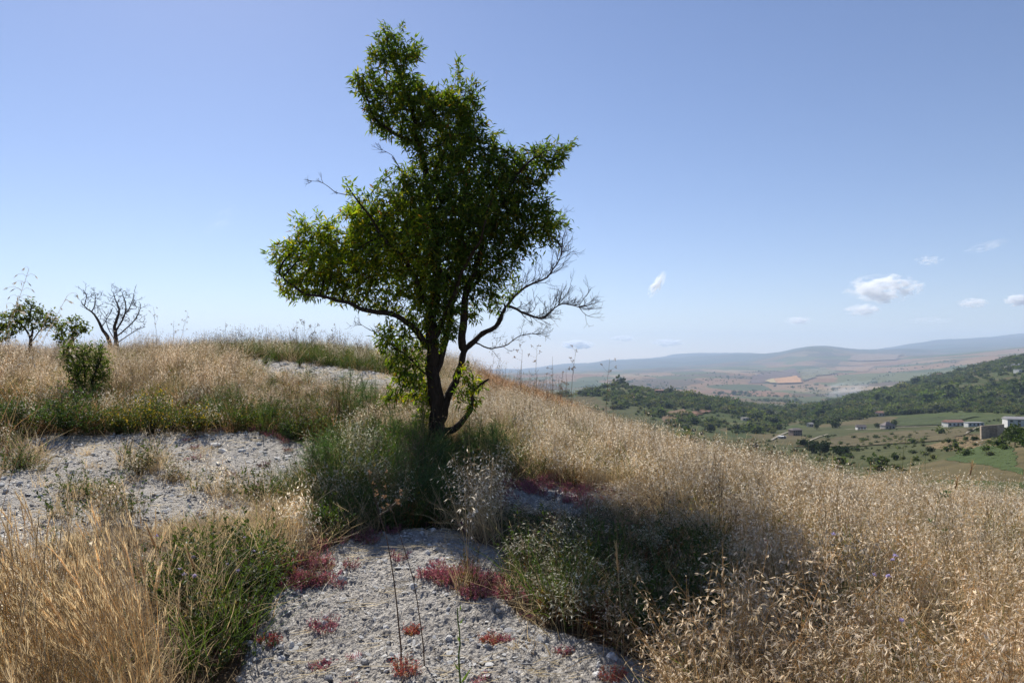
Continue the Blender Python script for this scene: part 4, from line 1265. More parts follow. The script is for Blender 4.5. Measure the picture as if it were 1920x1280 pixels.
plants('dry_grass', 'thin dry brown grass among the oats', 'grass', K['dry'], 90000, 3,
       {'field': 50, 'left': 38, 'red': 70, 'shade': 14, 'tangle': 26, 'band': 22, 'fringe': 26, 'gold': 20, 'ridge': 18, 'tuft': 7, 'clover': 22, 'low': 14, 'front': 9}, (.8, 1.3), dry_tint, .2, hmul=crest)
plants('short_dry_grass', 'short golden grass along the edges of the pale rock', 'grass', K['short'], 60000, 4,
       {'gold2': 150, 'fringe': 22, 'rock': 1.3, 'tuft': 22, 'gold': 25, 'front': 22, 'low': 6, 'field': 10, 'clover': 10, 'band': 8, 'red': 20}, (.7, 1.25), dry_tint, .25, lean=(-.1, 0))
plants('foxtail_grass', 'tall golden grass with brush-like heads at lower left, leaning left', 'grass', K['fox'], 60000, 5,
       {'gold': 30, 'front': 2}, (.75, 1.1), None, .07, clumpy=.5, turn=.45)
plants('green_grass', 'green grass in the shade below the almond tree', 'grass', K['green'], 90000, 6,
       {'shade': 42, 'ridge': 60, 'tangle': 26, 'band': 15, 'fringe': 28, 'left': 7, 'field': 7, 'clover': 16, 'gold': 3, 'low': 10}, (.75, 1.35), None, .2)
plants('green_herbs', 'small-leaved green herbs at the foot of the dry grass', 'herbs', K['herb'], 90000, 7,
       {'shade': 32, 'tangle': 34, 'band': 42, 'clover': 55, 'fringe': 26, 'ridge': 16, 'left': 4, 'field': 1.2, 'tuft': 14, 'gold': 2, 'low': 26, 'front': 3}, (.8, 1.5), None, .2)
plants('yellowing_herbs', 'yellow and rusty herbs below the grassy ridge', 'herbs', K['yellow'] + K['rust'], 60000, 8,
       {'ridge': 22, 'tangle': 26, 'band': 24, 'fringe': 22, 'shade': 20, 'left': 9, 'red': 16, 'field': 7, 'tuft': 4, 'gold2': 6}, (.8, 1.3), None, .2)
plants('fine_fennel', 'feathery green fennel growing round the almond trunk', 'fennel', K['fennel'], 60000, 9,
       {'shade': 12, 'fringe': 2, 'band': 1, 'left': .5}, (.7, 1.2), None, .15)
plants('weed_stalks', 'dark weedy stalks with knobby seed heads', 'weeds', K['weed'], 60000, 10,
       {'ridge': 9, 'tangle': 5, 'left': 1.6, 'red': 4, 'band': 3, 'shade': 7, 'field': .8}, (.7, 1.1), None, .1)

# pink stonecrop mats hug the edges of the rock
s = Site(120000, 12, 1.3, 9.0)
area9 = .86 * ((9 + 1.75) ** 2 - (1.3 + 1.75) ** 2)
edge = np.exp(-((s.rock - .45) / .33) ** 2)
inm = inpoly(s.px, s.py, [(q[0], q[1]) for q in R_PINK])
MATS = [([(500, 1075), (560, 1050), (640, 1065), (640, 1095), (560, 1105), (520, 1110), (490, 1130), (480, 1110)], 330), ([(560, 1015), (700, 1000), (720, 1015), (640, 1035), (600, 1040)], 160),
        ([(770, 1065), (850, 1060), (900, 1090), (940, 1085), (950, 1120), (890, 1125), (840, 1100), (790, 1085)], 300), ([(450, 1145), (490, 1145), (490, 1180), (450, 1190)], 250), ([(380, 1210), (440, 1205), (440, 1240), (390, 1240)], 240),
        ([(905, 915), (1030, 900), (1130, 920), (1140, 945), (1060, 950), (960, 945), (910, 955)], 190), ([(1150, 1150), (1300, 1180), (1260, 1240), (1160, 1215), (1060, 1190)], 130), ([(1360, 1010), (1460, 1010), (1450, 1040), (1380, 1030)], 90), ([(920, 1080), (1000, 1120), (1010, 1160), (950, 1130)], 120)]
dn = edge * (14 + 40 * np.clip(fbm(s.x * 2.2, s.y * 2.2, 3, 93), 0, 1)) + (s.rock > .5) * 2.5
for pl, dd in MATS: dn = np.where(inpoly(s.px, s.py, pl), dd * np.clip(.6 + 1.3 * fbm(s.x * 7, s.y * 7, 2, 91), 0, 1.3), dn)
dn *= (s.px > 350)
k = s.g.random(s.n) < dn * area9 / s.n
P_ = np.stack([s.x, s.y, s.z + .012], 1)[k]; m_ = len(P_)
scatter('pink_stonecrop', 'mats of pink stonecrop creeping over the edges of the pale rock', 'stonecrop', K['sedum'], P_, np.stack([s.g.normal(size=m_) * .2, s.g.normal(size=m_) * .2, s.g.random(m_) * 6.28], 1), np.repeat(s.g.uniform(.6, 1.25, (m_, 1)), 3, 1), np.clip(1 + .3 * s.g.normal(size=(m_, 1)) * np.ones(3), .5, 1.5), seed=12)
print('sedum', m_)

# loose flakes and pebbles on the bare rock
s = Site(260000, 13, 1.6, 15.0)
k = (s.rock > .45) & (s.g.random(s.n) < np.clip(.5 + fbm(s.x * 4, s.y * 4, 3, 95) * 1.2, .05, 1)) & (s.g.random(s.n) < np.where(s.y < 6.5, 1.0, .6))
P_ = np.stack([s.x, s.y, s.z + .012 + .018 * np.clip(fbm(s.x * 5, s.y * 5, 3, 41), -1, 1)], 1)[k]; m_ = len(P_)
sz = .005 + .015 * s.g.random(m_) ** 3.4 + .03 * s.g.random(m_) ** 16
sz *= 1 + .12 * np.maximum(P_[:, 1] - 4, 0) * .5
kinds = K['flake'] + K['pebble']
pk = np.where(s.g.random(m_) < .85, s.g.integers(0, 7, m_), s.g.integers(7, 11, m_))
scatter('rock_flakes', 'loose grey flakes and pebbles lying on the pale rock', 'stones', kinds, P_, np.stack([s.g.normal(size=m_) * .3, s.g.normal(size=m_) * .3, s.g.random(m_) * 6.28], 1), np.repeat(sz[:, None], 3, 1), np.ones((m_, 3)), pick=pk, seed=13)
print('flakes', m_)

# dead straws fallen on the bare rock
K['litter'] = [proto('litter_kind', blades(np.stack([g_.normal(size=5) * .05, g_.normal(size=5) * .05, np.full(5, .004)], 1), np.stack([g_.normal(size=5), g_.normal(size=5), g_.normal(size=5) * .06 + .05], 1), g_.uniform(.05, .16, 5), np.full(5, .0022), g_.normal(size=(5, 3)) * [.02, .02, .004], STRAW * .8, STRAW, 2), M_STRAW) for _ in range(5)]
s = Site(60000, 14, 1.6, 15.0)
k = (s.rock > .3) & (s.g.random(s.n) < np.clip(.25 + .8 * fbm(s.x * 2, s.y * 2, 3, 97), .02, 1) * .5)
P_ = np.stack([s.x, s.y, s.z + .018], 1)[k]; m_ = len(P_)
scatter('fallen_straw', 'dead straw lying scattered on the pale rock', 'straw', K['litter'], P_, np.stack([s.g.normal(size=m_) * .1, s.g.normal(size=m_) * .1, s.g.random(m_) * 6.28], 1), np.repeat(s.g.uniform(.6, 1.2, (m_, 1)), 3, 1), s.g.uniform(.5, 1.1, (m_, 1)) * np.ones(3), seed=14)
print('litter', m_)
# ------------------------------------------------------------------ far land: fields, tracks, woods, houses, smoke, clouds
def field_mat(name, c, scale=.08, rows=None):
    m, nt, out = new_mat(name)
    geo = N(nt, 'ShaderNodeNewGeometry')
    n1 = N(nt, 'ShaderNodeTexNoise', i_Scale=scale, i_Detail=11, i_Roughness=.8)
    nt.links.new(geo.outputs['Position'], n1.inputs['Vector'])
    c = np.array(c)
    k = ramp(nt, n1.outputs[0], [(.33, tuple(c * .55)), (.5, tuple(c)), (.67, tuple(c * 1.5))])
    if rows:
        wv = N(nt, 'ShaderNodeTexWave', i_Scale=rows, i_Distortion=.6)
        nt.links.new(geo.outputs['Position'], wv.inputs['Vector'])
        k = mixc(nt, ramp(nt, wv.outputs[0], [(.5, (0, 0, 0)), (.75, (.6, .6, .6))]), k, (.06, .08, .03))
    p = N(nt, 'ShaderNodeBsdfPrincipled', i_Roughness=.95); p.inputs['Specular IOR Level'].default_value = .05
    nt.links.new(k, p.inputs['Base Color']); nt.links.new(p.outputs[0], out.inputs['Surface'])
    return m

def drape(quad, mat, name, label, lift=.0007, n=60, ragged=.05):
    c = [farhit(*q)[:2] for q in quad]
    u, v = np.meshgrid(np.linspace(0, 1, n), np.linspace(0, 1, n))
    X = [(1 - u) * (1 - v) * c[0][k] + u * (1 - v) * c[1][k] + u * v * c[2][k] + (1 - u) * v * c[3][k] for k in (0, 1)]
    s = np.hypot(*(c[0] - c[2])) * ragged
    w = (4 * u * (1 - u) + 4 * v * (1 - v)) < 2
    x = X[0] + s * fbm(X[0] / s * .4, X[1] / s * .4, 5, 3, .65); y = X[1] + s * fbm(X[0] / s * .4 + 9, X[1] / s * .4, 5, 4, .65)
    z = far(x, y) + lift * y
    i = (np.arange(n - 1)[:, None] * n + np.arange(n - 1)[None]).ravel()
    Q = np.stack([i, i + 1, i + n + 1, i + n], 1)
    o = bpy.data.objects.new(name, mesh(name, np.stack([x.ravel(), y.ravel(), z.ravel()], 1), Q, None, mat, True))
    COL.objects.link(o); tag(o, label, 'field', kind='structure')

drape([(1412, 703), (1490, 691), (1500, 707), (1402, 720)], field_mat('plough_dark', (.12, .085, .07)), 'field', 'purplish brown ploughed field in the middle of the valley')
drape([(1450, 712), (1492, 706.5), (1505, 719), (1457, 720.5)], field_mat('stubble', (.40, .225, .11)), 'field', 'bright orange stubble field in the middle of the valley', .0022)
drape([(1434, 716), (1450, 712), (1457, 720), (1446, 720)], field_mat('straw_field', (.40, .31, .16)), 'field', 'pale straw strip beside the orange stubble field', .0022)
drape([(1500, 695), (1545, 689), (1570, 700), (1505, 716)], field_mat('grey_green', (.15, .135, .075)), 'field', 'grey-green sloping field right of the orange stubble', .0014)
drape([(1570, 688), (1640, 686), (1630, 697), (1560, 695)], field_mat('stubble2', (.23, .15, .09)), 'field', 'tan stubble field far across the valley')
drape([(1600, 668), (1700, 666), (1680, 676), (1590, 677)], field_mat('stubble3', (.20, .145, .10)), 'field', 'long tan field high on the far slopes', .0016)
drape([(1236, 776), (1283, 768), (1302, 786), (1246, 793)], field_mat('vine_rows', (.20, .125, .085), .08, .35), 'field', 'reddish field with planted rows below the wooded knoll', .0014)
drape([(1302, 763), (1340, 772), (1312, 778), (1296, 783)], field_mat('red_plough', (.19, .11, .075)), 'field', 'small red ploughed field right of the planted rows', .0016)
drape([(1166, 746), (1188, 738), (1198, 745), (1172, 752)], field_mat('red_plough2', (.18, .105, .08)), 'field', 'small red clearing on the wooded knoll', .0014)
drape([(1680, 784), (1832, 781), (1785, 797), (1682, 800)], field_mat('meadow', (.055, .068, .028)), 'field', 'even green meadow behind the white farm houses', .0014)
drape([(1610, 813), (1826, 803), (1792, 824), (1490, 838)], field_mat('fallow', (.095, .08, .043)), 'field', 'brownish fallow field below the white farm houses', .0014)
drape([(1742, 838), (1800, 812), (1848, 816), (1835, 846), (1742, 866)], field_mat('dry_bank', (.155, .115, .062), .5), 'field', 'dry tan grass bank left of the stone ruin', .0003, ragged=.09)
drape([(1770, 862), (1838, 836), (1900, 838), (1915, 892), (1780, 892)], field_mat('green_bank', (.055, .075, .028), .5), 'field', 'bright green bank below the stone ruin', .0005, ragged=.06)

def track(pts, width, label, mat, lift=.0012):
    q = np.array([farhit(*p)[:2] for p in pts]); s = np.concatenate([[0], np.cumsum(np.hypot(*np.diff(q, axis=0).T))])
    t = np.linspace(0, s[-1], 40); c = np.stack([np.interp(t, s, q[:, k]) for k in (0, 1)], 1)
    d = unit(np.gradient(c, axis=0)); nrm = np.stack([-d[:, 1], d[:, 0]], 1) * width / 2
    V = []
    for a in (c - nrm, c + nrm): V.append(np.concatenate([a, (far(a[:, 0], a[:, 1]) + lift * a[:, 1])[:, None]], 1))
    V = np.stack(V, 1).reshape(-1, 3); i = np.arange(39) * 2
    o = bpy.data.objects.new('track', mesh('track', V, np.stack([i, i + 1, i + 3, i + 2], 1), None, mat)); COL.objects.link(o)
    tag(o, label, 'track', kind='structure')
M_TRACK = field_mat('track_dirt', (.27, .24, .19))
track([(1446, 826), (1462, 817), (1474, 812), (1486, 808)], 1.6, 'pale dirt track climbing to the brown house', M_TRACK)
track([(1492, 838), (1515, 828), (1535, 820), (1552, 815)], 1.3, 'pale dirt track across the green fields', M_TRACK)
track([(1682, 801), (1720, 801), (1770, 799), (1800, 799)], 2, 'pale farm track leading to the white houses', M_TRACK)
track([(1806, 815), (1820, 808), (1834, 801)], 1.5, 'short pale track beside the stone ruin', M_TRACK)
track([(1585, 806), (1620, 806), (1660, 805), (1700, 801)], 1.6, 'pale lane passing the small hip-roofed house', M_TRACK)

# woods
def crown_kind(g, n=90, tall=1.0, L=.55):
    d = unit(g.normal(size=(n, 3))); r = g.uniform(.55, 1.0, (n, 1)) ** .5
    lump = 1 + .35 * np.sin(d @ g.normal(size=3) * 3 + g.random() * 6)[:, None]
    p = d * r * lump * np.array([.5, .5, .42 * tall]); p[:, 2] += .45 * tall
    a = leaves(p, d + g.normal(size=(n, 3)) * .8, g.normal(size=(n, 3)) + d, L * .5 * g.uniform(.6, 1.2, n), L * .36, np.ones((n, 3)) * g.uniform(.65, 1.35, (n, 1)), fold=.2, bend=.2)
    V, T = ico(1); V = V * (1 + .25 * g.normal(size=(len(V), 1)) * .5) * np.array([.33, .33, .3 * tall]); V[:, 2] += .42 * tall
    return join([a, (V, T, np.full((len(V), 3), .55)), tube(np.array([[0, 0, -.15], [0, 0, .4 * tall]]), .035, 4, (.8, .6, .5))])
M_WOOD = plant_mat('wood_crown', .35, .7, .1, True, (1.2, 1.25, .6), .2)
M_WOOD1 = plant_mat('wood_crown_single', .2, .7, .1, False, (1.2, 1.25, .6), .2)
gk = np.random.default_rng(61)
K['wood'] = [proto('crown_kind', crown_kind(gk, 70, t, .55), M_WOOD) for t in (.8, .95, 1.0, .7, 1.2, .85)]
def wood(name, label, cat, x, y, hgt, tintbase, seed):
    g = np.random.default_rng(seed); m = len(x); z = far(x, y)
    s = hgt * np.exp(g.normal(size=m) * .42)
    tb = np.array(tintbase); t = tb[g.integers(0, len(tb), m)] * g.uniform(.75, 1.25, (m, 1))
    scatter(name, label, cat, K['wood'], np.stack([x, y, z], 1), np.stack([np.zeros(m), np.zeros(m), g.random(m) * 6.28], 1), np.stack([s * g.uniform(.9, 1.4, m), s * g.uniform(.9, 1.4, m), s], 1), t, seed=seed)
    print(name, m)
WT = [(.075, .105, .032), (.09, .12, .035), (.11, .135, .042), (.06, .082, .03), (.13, .13, .05), (.10, .11, .06)]
g5 = np.random.default_rng(71)
n = 70000
d_ = np.sqrt(g5.random(n) * (1950 ** 2 - 470 ** 2) + 470 ** 2); pxs = 1080 + g5.random(n) * 1050
x_ = (pxs - 960) / F * d_; z_ = far(x_, d_); w_, a_, b_ = woodmask(x_, d_, z_)
dens = w_ * np.clip(.62 + 1.4 * fbm(x_ / 50, d_ / 70, 4, 87), .08, 1)
k = (g5.random(n) < dens * .8)
wood('slope_scrub', 'dark green scrub and olive trees covering the valley slopes', 'woodland', x_[k], d_[k], 3.3, WT, 73)
n = 120000
d_ = np.exp(g5.random(n) * (math.log(5200) - math.log(240)) + math.log(240)); pxs = 980 + g5.random(n) * 1100
x_ = (pxs - 960) / F * d_; sc_ = np.clip(d_, 500, 3000)
ln = np.abs(noise(x_ / 210 + 5, d_ / 260, 88) - .5) < .010
ln |= (np.abs(noise(x_ / 500 + 50, d_ / 700, 89) - .5) < .006)
ln |= (fbm(x_ / 130, d_ / 190, 3, 90) > .36)
k = ln & (g5.random(n) < .28) & ((d_ < 470) & (g5.random(n) < .04) | (d_ > 470))
wood('hedgerow_trees', 'dark hedgerows and scattered trees between the valley fields', 'woodland', x_[k], d_[k], 5.0, WT, 75)

n = 5200
d_ = np.sqrt(g5.random(n) * (480 ** 2 - 130 ** 2) + 130 ** 2); pxs = 1180 + g5.random(n) * 850; x_ = (pxs - 960) / F * d_
k = g5.random(n) < np.clip(.18 + .9 * fbm(x_ / 35, d_ / 50, 4, 123), .02, .7) * .5
wood('meadow_shrubs', 'small dark shrubs scattered over the near valley fields', 'shrubs', x_[k], d_[k], 1.1, WT, 79)

def lone_tree(px, py, wpx, hpx, label, seed, col=(.05, .075, .025), tall=1.0, group=None, d0=60):
    b = farhit(px, py, d0); g = np.random.default_rng(seed); sx = wpx / F * b[1]; sz = hpx / F * b[1]
    root = empty('tree', b, label, 'tree', group)
    n = 420; dd = unit(g.normal(size=(n, 3))); lump = 1 + .4 * np.sin(dd @ g.normal(size=(3,)) * 4)[:, None]
    p = dd * g.uniform(.6, 1, (n, 1)) * lump * np.array([.5 * sx, .5 * sx, .4 * sz]); p[:, 2] += .58 * sz
    geo = leaves(p, dd + g.normal(size=(n, 3)), g.normal(size=(n, 3)) + dd, .2 * sx * g.uniform(.5, 1.1, n), .13 * sx, np.array(col) * g.uniform(.6, 1.4, (n, 1)), fold=.2)
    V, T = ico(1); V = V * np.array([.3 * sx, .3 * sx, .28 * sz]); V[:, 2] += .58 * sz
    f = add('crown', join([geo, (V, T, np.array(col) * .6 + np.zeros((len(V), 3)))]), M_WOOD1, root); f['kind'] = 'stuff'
    add('trunk', tube(np.array([[0, 0, -.3], [.02 * sx, 0, .25 * sz], [0, 0, .6 * sz]]), np.array([.035, .028, .015]) * sx, 6), M_BARK, root)
LT_ = [(1349, 741, 7, 7, 'round dark tree standing alone at the left end of the valley tree row'), (1376, 741, 8, 9, 'larger round tree in the middle of the valley tree row'), (1389, 740, 7, 8, 'round tree right of the larger one in the valley tree row'), (1398, 739, 5, 6, 'small tree at the right end of the valley tree row'),
       (1252, 765, 12, 11, 'wide dark tree above the reddish planted field'), (1363, 762, 9, 11, 'tall dark tree beside a pale track below the tree row'), (1250, 737, 9, 7, 'dark tree beside the red-brown hill house'), (1303, 748, 12, 9, 'dark clump of a tree beside the small white hill house'),
       (1163, 714, 9, 7, 'tree crowning the top of the wooded knoll'), (1531, 806, 8, 14, 'tall dark cypress-like tree beside the pale stone cottage'), (1566, 802, 16, 13, 'broad dark tree left of the dark-roofed cottage'), (1678, 800, 10, 12, 'round tree right of the hip-roofed house'), (1645, 802, 9, 9, 'round bush left of the hip-roofed house')]
for i, (px, py, w, h, lb) in enumerate(LT_): lone_tree(px, py, w, h, lb, 200 + i, d0=420)
for i, (px, py, w, h, lb) in enumerate([(1522, 849, 26, 20, 'dark bushy tree just beyond the oats, leftmost of three'), (1545, 852, 24, 22, 'dark bushy tree just beyond the oats, middle of three'), (1580, 854, 28, 16, 'dark bushy tree just beyond the oats, rightmost of three')]):
    lone_tree(px, py, w, h, lb, 230 + i, (.035, .055, .018), group='bushy trees just beyond the oats', d0=150)
lone_tree(1903, 838, 27, 40, 'green tree with visible trunk right of the stone ruin', 240, (.06, .09, .022), d0=100)
lone_tree(1932, 848, 40, 44, 'broad green bush cut by the right edge beside the ruin', 241, (.07, .105, .025), d0=90)
lone_tree(1744, 848, 12, 10, 'small round bush on the dry tan bank', 242, (.05, .06, .025), d0=90)
lone_tree(1826, 826, 10, 8, 'small bush at the foot of the stone ruin', 243, (.05, .07, .025), d0=100)

# houses
M_WHITE = plain_mat('white_wall', (.56, .55, .52), .8, .08, .6)
M_CREAM = plain_mat('cream_wall', (.40, .36, .31), .85, .12, .6)
M_BROWNW = plain_mat('brown_wall', (.24, .17, .13), .85, .15, .6)
M_RED = plain_mat('red_roof', (.26, .135, .10), .85, .2, 1.2)
M_GREY = plain_mat('grey_roof', (.26, .25, .25), .8, .15, 1.0)
M_DARKROOF = plain_mat('dark_roof', (.13, .105, .10), .85, .2, 1.0)
M_WHITEROOF = plain_mat('white_roof', (.65, .65, .64), .6, .06, 1.0)
M_PANE = plain_mat('window_pane', (.03, .035, .04), .15, .1, 1.0)
M_DOOR = plain_mat('house_door', (.14, .09, .06), .6, .1, 1.0)
M_STONEW = stone_mat('ruin_stone', (.2, .155, .115), (.42, .34, .25), 1.6, .8, .08)

def roof_geo(w, d, h, o=.35, hip=0.0):
    a = w / 2 + o; b = d / 2 + o; r = w / 2 * (1 - hip) + o * (1 - hip)
    V = np.array([[-a, -b, 0], [a, -b, 0], [a, b, 0], [-a, b, 0], [-r, 0, h], [r, 0, h], [-a, -b, -.18], [a, -b, -.18], [a, b, -.18], [-a, b, -.18]])
    T = np.array([[0, 1, 5], [0, 5, 4], [2, 3, 4], [2, 4, 5], [1, 2, 5], [3, 0, 4], [6, 7, 1], [6, 1, 0], [7, 8, 2], [7, 2, 1], [8, 9, 3], [8, 3, 2], [9, 6, 0], [9, 0, 3], [6, 9, 8], [6, 8, 7]])
    return V, T, np.full((10, 3), .5)

def house(px, py, wpx, hpx, label, wall=M_WHITE, roof=M_RED, yaw=0.0, flat=False, hip=0.0, nwin=2, storeys=1, depth=.7, door=True, d0=60, group=None, chimney=False, name='house', rooffrac=.32):
    b = farhit(px, py, d0); w = .82 * wpx / F * b[1]; H = .78 * hpx / F * b[1]; d = w * depth
    root = empty(name, b, label, 'house', group); root.rotation_euler = (0, 0, yaw)
    rh = H * (rooffrac if not flat else .06); wh = H - rh
    add('wall', box((0, 0, wh / 2 - 1.0), (w, d, wh + 2.0)), wall, root)
    if flat: r_ = add('roof', box((0, 0, wh + rh / 2), (w + .5, d + .5, rh)), roof, root)
    else: r_ = add('roof', roof_geo(w, d, rh, .35, hip), roof, root, (0, 0, wh + .19))
    if chimney: add('chimney', box((w * .22, d * .1, rh * .7), (.7, .7, rh * 1.1)), wall, r_)
    me_w = me_p = None
    for st in range(storeys):
        zc = wh * (st + .55) / storeys; ww = min(1.3, w / (nwin * 2 + 1)); hh = min(1.5, wh / storeys * .45)
        for i in range(nwin):
            xc = (i - (nwin - 1) / 2) * w / nwin
            isd = door and st == 0 and i == nwin // 2
            for side in (-1, 1):
                if isd:
                    if side == -1: add('door', box((xc, -d / 2 - .03, max(1.05, hh)), (ww, .12, max(2.1, hh * 1.4))), M_DOOR, root)
                    continue
                if me_w is None:
                    me_w = mesh('window_frame', *box((0, 0, 0), (ww + .24, .10, hh + .24))[:2], None, wall); me_p = mesh('pane', *box((0, 0, 0), (ww, .06, hh))[:2], None, M_PANE)
                f = bpy.data.objects.new('window', me_w); f.location = (xc, side * (d / 2 + .03), zc); COL.objects.link(f); f.parent = root
                p = bpy.data.objects.new('pane', me_p); p.location = (0, side * .05, 0); COL.objects.link(p); p.parent = f
    return root
house(1787, 799, 40, 15, 'low white farm house with an orange-red gabled roof', M_WHITE, M_RED, .1, nwin=4, depth=.5, d0=250)
house(1826, 799, 37, 10, 'long low white farm building with a flat grey roof', M_WHITE, M_GREY, .05, True, nwin=4, depth=.4, d0=250)
house(1906, 800, 46, 24, 'large pale house behind the stone ruin', M_WHITE, M_GREY, -.25, nwin=3, storeys=2, depth=.6, d0=210, rooffrac=.22)
house(1491, 816, 24, 17, 'two-storey brown house with balconies among green fields', M_BROWNW, M_DARKROOF, .3, False, .3, nwin=4, storeys=2, d0=250, rooffrac=.22)
house(1466, 822, 15, 6, 'pale outbuilding in front of the brown house', M_CREAM, M_WHITEROOF, .3, True, nwin=2, d0=250)
house(1664, 804, 25, 17, 'house with a dark hipped roof between round trees', M_CREAM, M_DARKROOF, .2, hip=.8, nwin=3, d0=250, chimney=True, rooffrac=.5)
house(1614, 805, 19, 11, 'small cottage with white front and dark roof', M_WHITE, M_DARKROOF, -.1, nwin=3, d0=250, rooffrac=.45)
house(1652, 780, 21, 12, 'house with a faded red roof at the foot of the scrub slope', M_CREAM, M_RED, .2, nwin=3, d0=300)
house(1519, 800, 12, 10, 'pale stone cottage with a half-fallen roof', M_CREAM, M_CREAM, .4, nwin=2, d0=300)
house(1738, 717, 22, 6, 'long white-roofed shed high on the green slope', M_CREAM, M_WHITEROOF, .25, True, nwin=3, depth=.5, d0=450)
house(1722, 719, 10, 6, 'small red-brown shed left of the white-roofed shed', M_BROWNW, M_RED, .25, nwin=1, d0=450)
house(1761, 705, 8, 7, 'tiny white house above the white-roofed shed', M_WHITE, M_RED, 0, nwin=1, d0=450)
house(1906, 690, 18, 11, 'grey-roofed village house at the right edge, uppermost', M_CREAM, M_GREY, .2, nwin=2, d0=450)
house(1890, 692, 12, 7, 'small grey village house left of its neighbours', M_CREAM, M_GREY, -.2, nwin=2, d0=450)
house(1912, 698, 20, 7, 'bright white village house below its neighbours', M_WHITE, M_WHITEROOF, .2, True, nwin=3, d0=450)
house(1236, 736, 18, 8, 'red-brown house on the wooded knoll', M_BROWNW, M_RED, .1, nwin=3, d0=450)
house(1269, 743, 9, 5, 'tiny white house right of the red-brown knoll house', M_WHITE, M_WHITEROOF, .1, True, nwin=1, d0=450)
house(1300, 742, 7, 5, 'tiny white house beside a dark tree clump', M_WHITE, M_GREY, 0, nwin=1, d0=450)
house(1396, 788, 14, 7, 'pale house with a terrace wall below the knoll', M_CREAM, M_CREAM, .2, True, nwin=2, d0=400)
house(1583, 751, 7, 4, 'tiny white house on the ridge below the smoke', M_WHITE, M_WHITEROOF, 0, nwin=1, d0=450)
house(1421, 703, 9, 3.5, 'small white farm far off in the purplish field', M_WHITE, M_RED, 0, nwin=2, d0=2300)

# the roofless stone ruin, with an inner roof added to darken its doorway
b = farhit(1860, 820, 90); sc_ = 35 / F * b[1]
ru = empty('stone_ruin', b, 'brown stone ruin with a dark open doorway and a sloping top', 'ruin'); ru.rotation_euler = (0, 0, -.52)
W_, D_, H_ = sc_, sc_ * .8, sc_ * .78
def slab_wall(x0, x1, h0, h1, y, t=.5):
    V = np.array([[x0, y, -2], [x1, y, -2], [x1, y + t, -2], [x0, y + t, -2], [x0, y, h0], [x1, y, h1], [x1, y + t, h1], [x0, y + t, h0]])
    f = [[0, 3, 2, 1], [4, 5, 6, 7], [0, 1, 5, 4], [1, 2, 6, 5], [2, 3, 7, 6], [3, 0, 4, 7]]
    return V, np.array([t_ for a in f for t_ in ([a[0], a[1], a[2]], [a[0], a[2], a[3]])]), np.full((8, 3), .5)
hl, hr = H_ * .78, H_ * 1.0
fx_ = lambda u: hl + (hr - hl) * (u + .5)
tag(add('wall', slab_wall(-.5 * W_, -.14 * W_, fx_(-.5), fx_(-.14), -D_ / 2), M_STONEW, ru), 'left part of the ruined front wall')
tag(add('wall', slab_wall(.20 * W_, .5 * W_, fx_(.20), fx_(.5), -D_ / 2), M_STONEW, ru), 'right part of the ruined front wall')
V, T, C = slab_wall(-.14 * W_, .20 * W_, fx_(-.14), fx_(.20), -D_ / 2); V = V.copy(); V[:4, 2] = H_ * .66
add('lintel', (V, T, C), M_STONEW, ru)
add('wall', slab_wall(-.5 * W_, .5 * W_, hl * .95, hr * .9, D_ / 2 - .5), M_STONEW, ru)
for sx_, hh in ((-.5, hl * .95), (.5, hr * .93)):
    add('wall', box((sx_ * W_ - np.sign(sx_) * .26, 0, hh / 2 - 1), (.5, D_ - 1.02, hh + 2)), M_STONEW, ru)
add('roof', slab_wall(-.46 * W_, .46 * W_, H_ * .73, H_ * .80, -D_ / 2 + .52, D_ - 1.1), M_STONEW, ru)  # added slab, closed over to keep daylight out of the doorway
V_, T_, C_ = slab_wall(-.46 * W_, .46 * W_, H_ * .73, H_ * .80, -D_ / 2 + .52, D_ - 1.1)
ru.children[-1].data.vertices.foreach_set('co', np.where(np.arange(8)[:, None] < 4, np.stack([V_[:, 0], V_[:, 1], np.r_[H_ * .62, H_ * .69, H_ * .69, H_ * .62, V_[4:, 2]]], 1), V_).astype(np.float32).ravel())
gs = np.random.default_rng(77)
for px, py, s_, lb in [(1832, 829, 5, 'largest pale fallen stone in front of the stone ruin'), (1842, 826, 4, 'pale fallen stone nearest the wall of the stone ruin'), (1838, 834, 3.5, 'smallest pale fallen stone, lowest before the stone ruin')]:
    q = farhit(px, py, 90); o = add('rubble_stone', stone_geo(gs, np.array([1, .8, .6]) * s_ / F * q[1] * .5, .2, 1), M_STONE, None, q)
    tag(o, lb, 'stone', 'fallen stones before the ruin')

